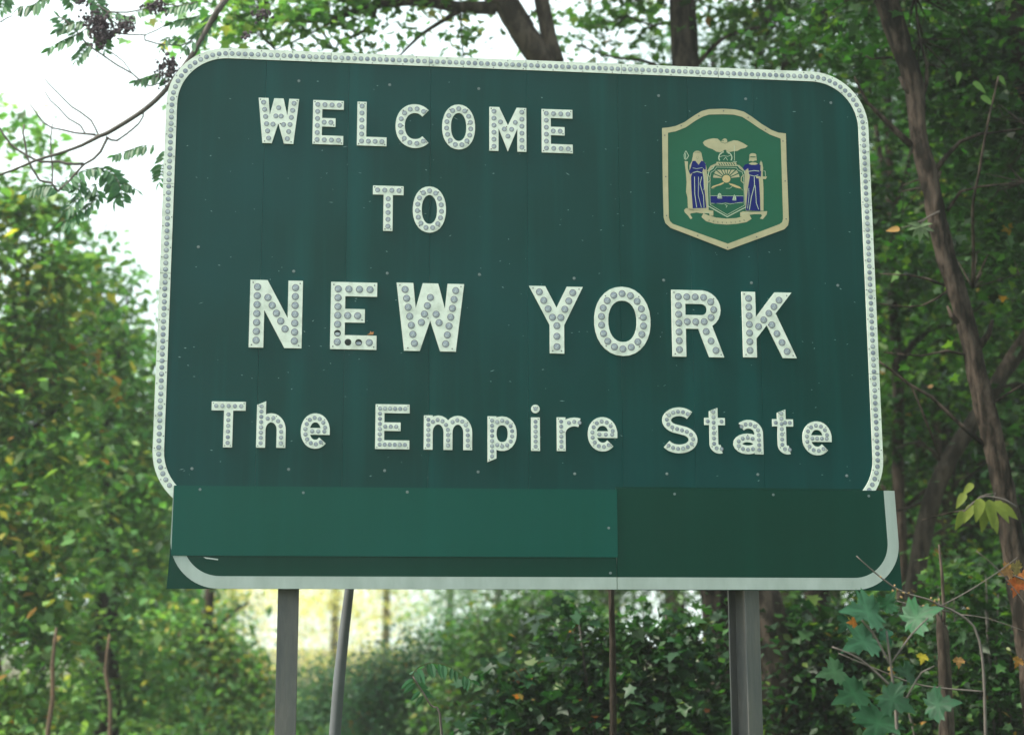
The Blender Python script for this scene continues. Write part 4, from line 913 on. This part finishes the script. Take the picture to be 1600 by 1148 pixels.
# ------------------------------------------------------------------ the wood behind: individually placed copies of four tree kinds
def wood_proto(name, label, H, cr, n, pal, size):
    root = empty(name, (0, 0, 0), label, 'tree', 'trees deep in the wood')
    lean = U(-.5, .5); pts = [Vector((0, 0, -.2)), Vector((.05, 0, H*.25)), Vector((lean*.5, .1, H*.55)), Vector((lean, 0, H))]
    rad = [.22, .17, .13, .04]; tubes('trunk', [(pts, rad)], M_BARK, root, n=9, wob=.08, step=.4)
    lim = []; bl = []
    for k in range(9):
        z = H*(.22+.07*k); a = k*2.4+U(-.4, .4); l = cr*U(.7, 1.05)*(1-.03*k)
        q = Vector((lean*z/H, 0, z)); t = q+Vector((math.cos(a)*l, math.sin(a)*l, U(.3, 1.3)))
        lim.append(([q, (q+t)/2+Vector((0, 0, .25)), t], [.06, .035, .012])); bl.append((t*.75+q*.25, (cr*.5, cr*.5, cr*.28)))
    bl.append((Vector((lean, 0, H*.95)), (cr*.6, cr*.6, cr*.5))); bl.append((Vector((lean*.7, 0, H*.7)), (cr*.8, cr*.8, cr*.6)))
    for pp in lim: tubes('limb', [pp], M_BARK, root, n=5, step=.5, wob=.05)
    me, _ = foliage('crown', bl, n, size, pal, 'ovate', clump_n=36, clump_r=.32, flat=.35); link('crown', me, None, root, kind='stuff')
    return root
def copy_tree(o, loc, rz, s, label, group=None):
    r = o.copy(); COL.objects.link(r); r.location = loc; r.rotation_euler = (0, 0, rz); r.scale = (s, s, s*U(.92, 1.1)); r['label'] = label
    if group: r['group'] = group
    for ch in list(o.children):
        c = ch.copy(); COL.objects.link(c); c.parent = r
    return r
protos = [wood_proto('forest_tree', '', 10, 2.4, 12000, 'dark', .14), wood_proto('forest_tree', '', 8, 2.6, 12000, 'green', .14), wood_proto('forest_tree', '', 12, 2.7, 14000, 'dark', .15)]
used = set()
def put(k, px_, Y_, s, label, group=None):
    b = P(px_, 1000, Y_); L_ = (b.x, Y_, 0)
    if k not in used:
        o = protos[k]; used.add(k); o.location = L_; o.rotation_euler.z = U(0, 6.28); o.scale = (s, s, s); o['label'] = label
        if group: o['group'] = group
    else: copy_tree(protos[k], L_, U(0, 6.28), s, label, group)
deep = 'narrow dark green tree deep in the wood behind the right half of the board'
for i, (px_, Y_, k, s) in enumerate(((1480, 18.5, 1, .9), (1600, 19, 0, 1), (1450, 25, 2, .9), (1540, 25, 1, 1.1), (1680, 22, 2, 1), (1240, 23, 1, 1.05), (1150, 26, 2, 1), (1480, 31, 2, 1.2), (1620, 30, 0, 1.3), (1750, 27, 1, 1.2),
        (1060, 30, 0, 1.1), (1240, 33, 2, 1.2), (960, 27, 1, .85), (1120, 37, 1, 1.4), (1540, 39, 2, 1.5), (1300, 45, 0, 1.4), (860, 34, 1, .75), (780, 44, 1, .8), (1690, 42, 1, 1.4))):
    put(k, px_, Y_, s, (deep, 'round crowned mid green tree deep in the wood behind the right half of the board', 'tallest dark crowned tree deep in the wood behind the right half of the board')[k])
for i, (px_, Y_, k, s) in enumerate(((-40, 34, 1, .9), (60, 36, 1, .9), (150, 42, 1, .95), (230, 50, 1, .85), (-140, 44, 0, 1.0))):
    put(k, px_, Y_, s, 'round green tree of the row behind the left hand foliage', 'trees in the second row at the left')
# unseen trees added right of and behind the viewer to darken the board's reflection
for x, y, k, s in ((9, 4, 0, 1), (8, -2, 2, 1), (10, -8, 1, 1.1), (13, 1, 2, 1.1), (7.5, -13, 0, 1.1), (12, -12, 2, 1.2), (9, -20, 0, 1.3), (14, -22, 2, 1.3), (11, -28, 1, 1.4), (12, 8, 1, 1), (14, 13, 2, 1.1)):
    copy_tree(protos[k], (x, y, 0), U(0, 6.28), s, 'unseen tree added on the viewer side to darken the board reflection', 'unseen trees added behind the viewer')

# ------------------------------------------------------------------ near things below the board
pr = P(545, 920, 9.2); b_ = P(522, 1148, 9.2)
rt_ = empty('leaning_pole', (b_.x-.02, 9.2, 0), 'thin grey pole leaning right between the left post and the middle', 'pole')
p_, r_ = px_path([(552, 860, 13), (546, 920, 14.5), (538, 985, 16), (530, 1058, 18), (523, 1148, 18)], 9.2, rt_); p_.append(Vector((0, 0, -.3))); r_.append(r_[-1])
tubes('pole', [(p_, r_)], M_POLE, rt_, n=14, wob=.015, step=.2)
q_ = P(955, 1148, 9.6); rt2 = empty('thin_dark_sapling', (q_.x, 9.6, 0), 'thin dark upright stem under the middle seam of the lower board', 'sapling')
p_, r_ = px_path([(948, 700, 5), (952, 860, 8), (955, 930, 9), (957, 1000, 10), (958, 1148, 11)], 9.6, rt2); p_.append(Vector((0, 0, -.3))); r_.append(r_[-1])
tubes('stem', [(p_, r_)], M_BARKD, rt2, n=8, wob=.08)
q_ = P(1480, 1148, 9.4); rt3 = empty('broken_stump', (q_.x, 9.4, 0), 'broken pale snag with a split top at the lower right', 'tree stump')
p_, r_ = px_path([(1463, 958, 2), (1467, 968, 8), (1472, 985, 18), (1474, 1020, 18), (1476, 1060, 20), (1480, 1148, 24)], 9.4, rt3); p_.append(Vector((0, 0, -.2))); r_.append(r_[-1]*1.4)
tubes('stem', [(p_, r_)], M_BARKG, rt3, n=10, wob=.2, step=.05)
p_, r_ = px_path([(1467, 850, 3), (1472, 900, 5), (1475, 960, 5.5), (1474, 1000, 6)], 9.4, rt3); tubes('shoot', [(p_, r_)], M_BARKG, rt3, n=6, wob=.1)

# the maple sapling in front of the right post: big leaves one can pick out
def big_leaf(parent, px_, py_, wpx, Y, ang, col, tiltx=0.4, name='leaf', lab=None):
    """sharp lobed maple leaf; ang = direction of the tip in the picture, degrees from right"""
    c = P(px_, py_, Y)-rel(parent); s = wpx*Y/F/1.25
    half = [(0, 0), (.10, -.10), (.30, -.14), (.24, -.02), (.48, .02), (.44, .12), (.66, .30), (.50, .34), (.58, .50), (.36, .46), (.22, .50), (.30, .70), (.17, .72), (.12, .86), (0, 1.08)]
    out = half+[(-x, y) for x, y in half[-2:0:-1]]
    V = [(0, .30, 0)]+[(x, y, .16*abs(x)+.05*math.sin(9*y+5*x)-.10*y*y) for x, y in out]+[(x*.5, .3+(y-.3)*.5, .05*abs(x)) for x, y in out]
    n = len(out); Fc = []
    for i in range(n):
        j = (i+1) % n; Fc.append([1+i, 1+j, 1+n+j, 1+n+i]); Fc.append([0, 1+n+i, 1+n+j])
    a = R(ang); tip = Vector((math.cos(a), -U(.1, .5), math.sin(a))).normalized(); nr = Vector((U(-.3, .3), -1, tiltx+U(-.2, .3))).normalized()
    sd_ = tip.cross(nr).normalized(); nr = sd_.cross(tip)
    V = [tuple(c+sd_*(v[0]*s)+tip*((v[1]-.4)*s)+nr*(v[2]*s)) for v in V]
    me = mesh_from(name, V, Fc, None, [M_BIGLEAF], True); at = me.attributes.new('tint', 'FLOAT_COLOR', 'POINT')
    arr = np.ones((len(V), 4), np.float32); arr[:, :3] = col; arr[0, :3] *= 1.3; arr[1+n:, :3] *= .85
    for q in (2, 6, 8, 14, 20, 22, 26): arr[1+q, :3] *= 1.3; arr[1+n+q, :3] *= 1.45
    at.data.foreach_set('color', arr.ravel())
    pr_ = dict(label=lab) if lab else {}
    return link(name, me, None, parent, **pr_)
q_ = P(1400, 1148, 6.7); ms = empty('maple_sapling', (q_.x, 6.7, 0), 'young maple with large blue green leaves below the lower right corner of the board', 'sapling')
def st(spec, Y=6.7, m_=M_TWIG, parent=ms, name='twig', g=False):
    p, r = px_path(spec, Y, parent)
    if g: p.append(Vector((0, 0, -.1))); r.append(r[-1])
    tubes(name, [(p, r)], m_, parent, n=6, wob=.08, step=.04)
st([(1385, 985, 3), (1392, 1040, 4), (1398, 1100, 5), (1402, 1148, 6)], name='stem', g=True); st([(1340, 962, 2.5), (1365, 990, 3), (1392, 1040, 3.5)]); st([(1300, 1010, 2.5), (1345, 1030, 3), (1396, 1075, 4)]); st([(1450, 965, 2.5), (1425, 990, 3), (1393, 1035, 3.5)]); st([(1400, 1120, 3), (1440, 1050, 2.5), (1460, 1040, 2)])
BG = (.026, .095, .050)
for (x, y, w_, an, k) in ((1350, 955, 80, 175, 1), (1388, 940, 40, 60, .7), (1438, 962, 70, 25, .9), (1345, 1003, 70, 200, .8), (1385, 995, 30, 300, .6), (1300, 1050, 50, 190, .6), (1415, 1050, 46, 160, .55), (1330, 1085, 66, 200, .6), (1400, 1095, 66, 330, .55), (1470, 1100, 60, 10, .6), (1370, 1135, 80, 250, .6), (1320, 975, 34, 230, .6)):
    big_leaf(ms, x, y, w_, 6.7+U(-.12, .2), an, np.array(BG)*k*U(.85, 1.15)*np.array([U(.8, 1.3), 1, U(.8, 1.1)]), .5)
big_leaf(ms, 1441, 1028, 20, 6.8, 250, np.array((.35, .28, .03)), .3, lab='small yellow leaf')
big_leaf(ms, 1332, 972, 18, 6.75, 180, np.array((.40, .14, .03)), .3, lab='small orange leaf')
# the budding twig that crosses the corner of the board
q_ = P(1520, 1148, 7.2); tw_ = empty('bare_twig_shrub', (q_.x, 7.2, 0), 'bare budding twigs crossing in front of the lower right corner of the board', 'shrub')
def tk(spec, g=False): st(spec, 7.2, M_TWIG, tw_, 'twig', g)
tk([(1338, 868, 1.6), (1360, 888, 2.2), (1378, 903, 2.6), (1398, 918, 3), (1420, 928, 3), (1450, 936, 3.2), (1470, 946, 3.4), (1500, 960, 3.6), (1530, 1000, 4), (1540, 1148, 5)], True)
tk([(1400, 938, 1.8), (1425, 945, 2.4), (1448, 948, 2.4), (1485, 956, 3)]); tk([(1470, 946, 2), (1510, 925, 2), (1560, 893, 1.6), (1590, 870, 1.2)]); tk([(1500, 960, 2), (1540, 965, 1.6), (1600, 985, 1.2)]); tk([(1525, 860, 1.2), (1560, 890, 1.6), (1600, 940, 1.6), (1640, 1000, 2)]); tk([(1310, 1020, 1.6), (1370, 1045, 2), (1440, 1070, 2.4), (1535, 1080, 3)])
bz = mesh_from('bud', *[[(0, 0, 1.6), (1, 0, 0), (0, 1, 0), (-1, 0, 0), (0, -1, 0), (0, 0, -1.2)], [[0, 1, 2], [0, 2, 3], [0, 3, 4], [0, 4, 1], [5, 2, 1], [5, 3, 2], [5, 4, 3], [5, 1, 4]]], None, [mat('bud_scale', (.20, .13, .05), .7)])
for (x, y) in ((1398, 914), (1402, 921), (1395, 922), (1412, 926), (1408, 932), (1392, 928), (1455, 934), (1460, 939), (1466, 936), (1443, 946), (1420, 926), (1512, 950), (1376, 901)):
    o = link('bud', bz, None, tw_, P(x, y, 7.19)-rel(tw_)); o.scale = (.006, .006, .007); o.rotation_euler = (U(0, 3), U(0, 3), 0)
# orange and yellow leaf sprays among the trunks
q_ = P(1640, 1148, 9.0); os_ = empty('orange_leaved_sapling', (q_.x, 9.0, 0), 'sapling with large orange leaves at the right edge near the bottom', 'sapling')
st([(1560, 900, 2), (1600, 905, 3), (1635, 960, 5), (1640, 1148, 7)], 9.0, M_TWIG, os_, 'stem', True)
for (x, y, w_, an, c) in ((1572, 892, 30, 200, (.22, .11, .05)), (1586, 886, 26, 160, (.16, .12, .05)), (1588, 916, 34, 250, (.32, .08, .025)), (1604, 905, 36, 300, (.28, .10, .03)), (1498, 1034, 20, 265, (.20, .11, .04)), (1590, 1034, 20, 240, (.22, .11, .03))):
    big_leaf(os_, x, y, w_, 9.0+U(-.05, .05), an, np.array(c), .2)
ys = WT
st([(1505, 800, 2), (1530, 778, 3), (1550, 776, 3), (1572, 782, 4), (1588, 792, 5)], 10.6, M_TWIG, ys, 'twig'); st([(1550, 782, 2), (1555, 770, 2), (1530, 776, 2)], 10.6, M_TWIG, ys, 'twig')
def lance(parent, px_, py_, lpx, Y, ang, col, wd=.22):
    frond('leaf', [P(px_, py_, Y)-rel(parent), P(px_+lpx*.05*math.cos(R(ang)), py_-lpx*.05*math.sin(R(ang)), Y)-rel(parent)], 2, .001, parent, [tuple(col)]) if False else None
    c = P(px_, py_, Y)-rel(parent); s = lpx*Y/F; a = R(ang); tip = Vector((math.cos(a), -.15, math.sin(a))).normalized(); nr = Vector((U(-.4, .4), -1, U(0, .6))).normalized(); sd_ = tip.cross(nr).normalized(); nr = sd_.cross(tip)
    V, Fc = [], []
    prof = [(0, 0), (.10, .8), (.25, 1), (.5, .9), (.75, .5), (1, 0)]
    for t, k in prof:
        for sg in (-1, 0, 1): V.append(tuple(c+tip*(t*s)+sd_*(sg*k*wd*s)+nr*(abs(sg)*k*.05*s-.12*t*t*s)))
    for i in range(5):
        Fc += [[i*3, i*3+1, i*3+4, i*3+3], [i*3+1, i*3+2, i*3+5, i*3+4]]
    me = mesh_from('leaf', V, Fc, None, [M_BIGLEAF], True); at = me.attributes.new('tint', 'FLOAT_COLOR', 'POINT'); arr = np.ones((len(V), 4), np.float32); arr[:, :3] = np.array(col)*U(.8, 1.15); at.data.foreach_set('color', arr.ravel())
    link('leaf', me, None, parent)
for (x, y, l, an) in ((1532, 778, 40, 255), (1545, 780, 46, 275), (1555, 782, 40, 300), (1520, 788, 34, 240), (1505, 798, 34, 245), (1538, 790, 44, 262), (1562, 788, 36, 320), (1548, 800, 36, 285), (1508, 770, 30, 235), (1520, 755, 26, 225)):
    lance(ys, x, y, l, 10.6+U(-.06, .06), an, (.15, .19, .035))
st([(1468, 330, 3), (1452, 338, 2.4), (1438, 350, 1.8)], 10.7, M_TWIG, WT, 'twig'); st([(1452, 338, 2), (1425, 352, 1.5), (1408, 356, 1.2)], 10.7, M_TWIG, WT, 'twig')
for an, l in ((170, 22), (200, 24), (235, 26), (265, 30), (300, 26), (335, 24), (10, 20)): lance(WT, 1438, 352, l, 10.7, an, (.13, .19, .10), .17)
lance(WT, 1406, 357, 24, 10.7, 190, (.45, .26, .09))
for (x, y, l, an) in ((1520, 128, 30, 315), (1532, 150, 30, 320), (1498, 112, 24, 260), (1560, 118, 22, 300)): lance(WT, x, y, l, 10.8, an, (.10, .20, .04), .2)
# feathery seedling at the bottom and a small twig of dark leaves under the board
q_ = P(690, 1148, 8.6); sm = empty('feathery_seedling', (q_.x, 8.6, 0), 'feathery compound leaf arching up at the bottom right of the leaning pole', 'seedling')
def GS(*p, Y=8.6, r=sm): return [P(x, y, Y)-rel(r) for x, y in p]
st([(645, 1056, 2), (672, 1100, 3), (690, 1148, 4)], 8.6, M_TWIG, sm, 'stem', True)
frond('compound_leaf', GS((672, 1100), (645, 1056), (668, 1036), (700, 1040), (740, 1064)), 15, .075, sm, [(.03, .11, .05), (.025, .09, .035)], hang=.9)

# low ground cover
def grass():
    N = 26000; pos = np.stack([np.random.uniform(-14, 20, N), 4+np.random.rand(N)**1.3*46, np.zeros(N)], 1)
    a = np.random.uniform(0, 6.28, N); tip = np.stack([np.cos(a)*.4, np.sin(a)*.4, np.ones(N)], 1); nr = np.stack([np.cos(a), np.sin(a), np.zeros(N)], 1)
    me = leaf_mesh('grass', pos, np.random.uniform(.15, .42, N), tip, nr, pick_cols(N, 'light')*.8, 'ovate'); me.materials.append(M_LEAF); link('grass', me, None, None, kind='stuff')
grass()

# ------------------------------------------------------------------ thin haze volume, added to brighten the trees at the left
def haze():
    bm = bmesh.new(); bmesh.ops.create_cube(bm, size=1)
    me = bpy.data.meshes.new('haze'); bm.to_mesh(me); bm.free()
    m = bpy.data.materials.new('haze_veil'); m.use_nodes = True; n = m.node_tree
    n.nodes.remove(n.nodes['Principled BSDF']); v = n.nodes.new('ShaderNodeVolumePrincipled'); v.inputs['Density'].default_value = HAZE; v.inputs['Color'].default_value = (.93, .98, .95, 1); v.inputs['Anisotropy'].default_value = .3
    n.links.new(v.outputs[0], n.nodes['Material Output'].inputs['Volume']); me.materials.append(m)
    o = link('haze', me, None, None, kind='stuff'); o.scale = (320, 320, 32); o.location = (0, 40, 14)
    m.cycles.homogeneous_volume = True
HAZE = .0014
haze()
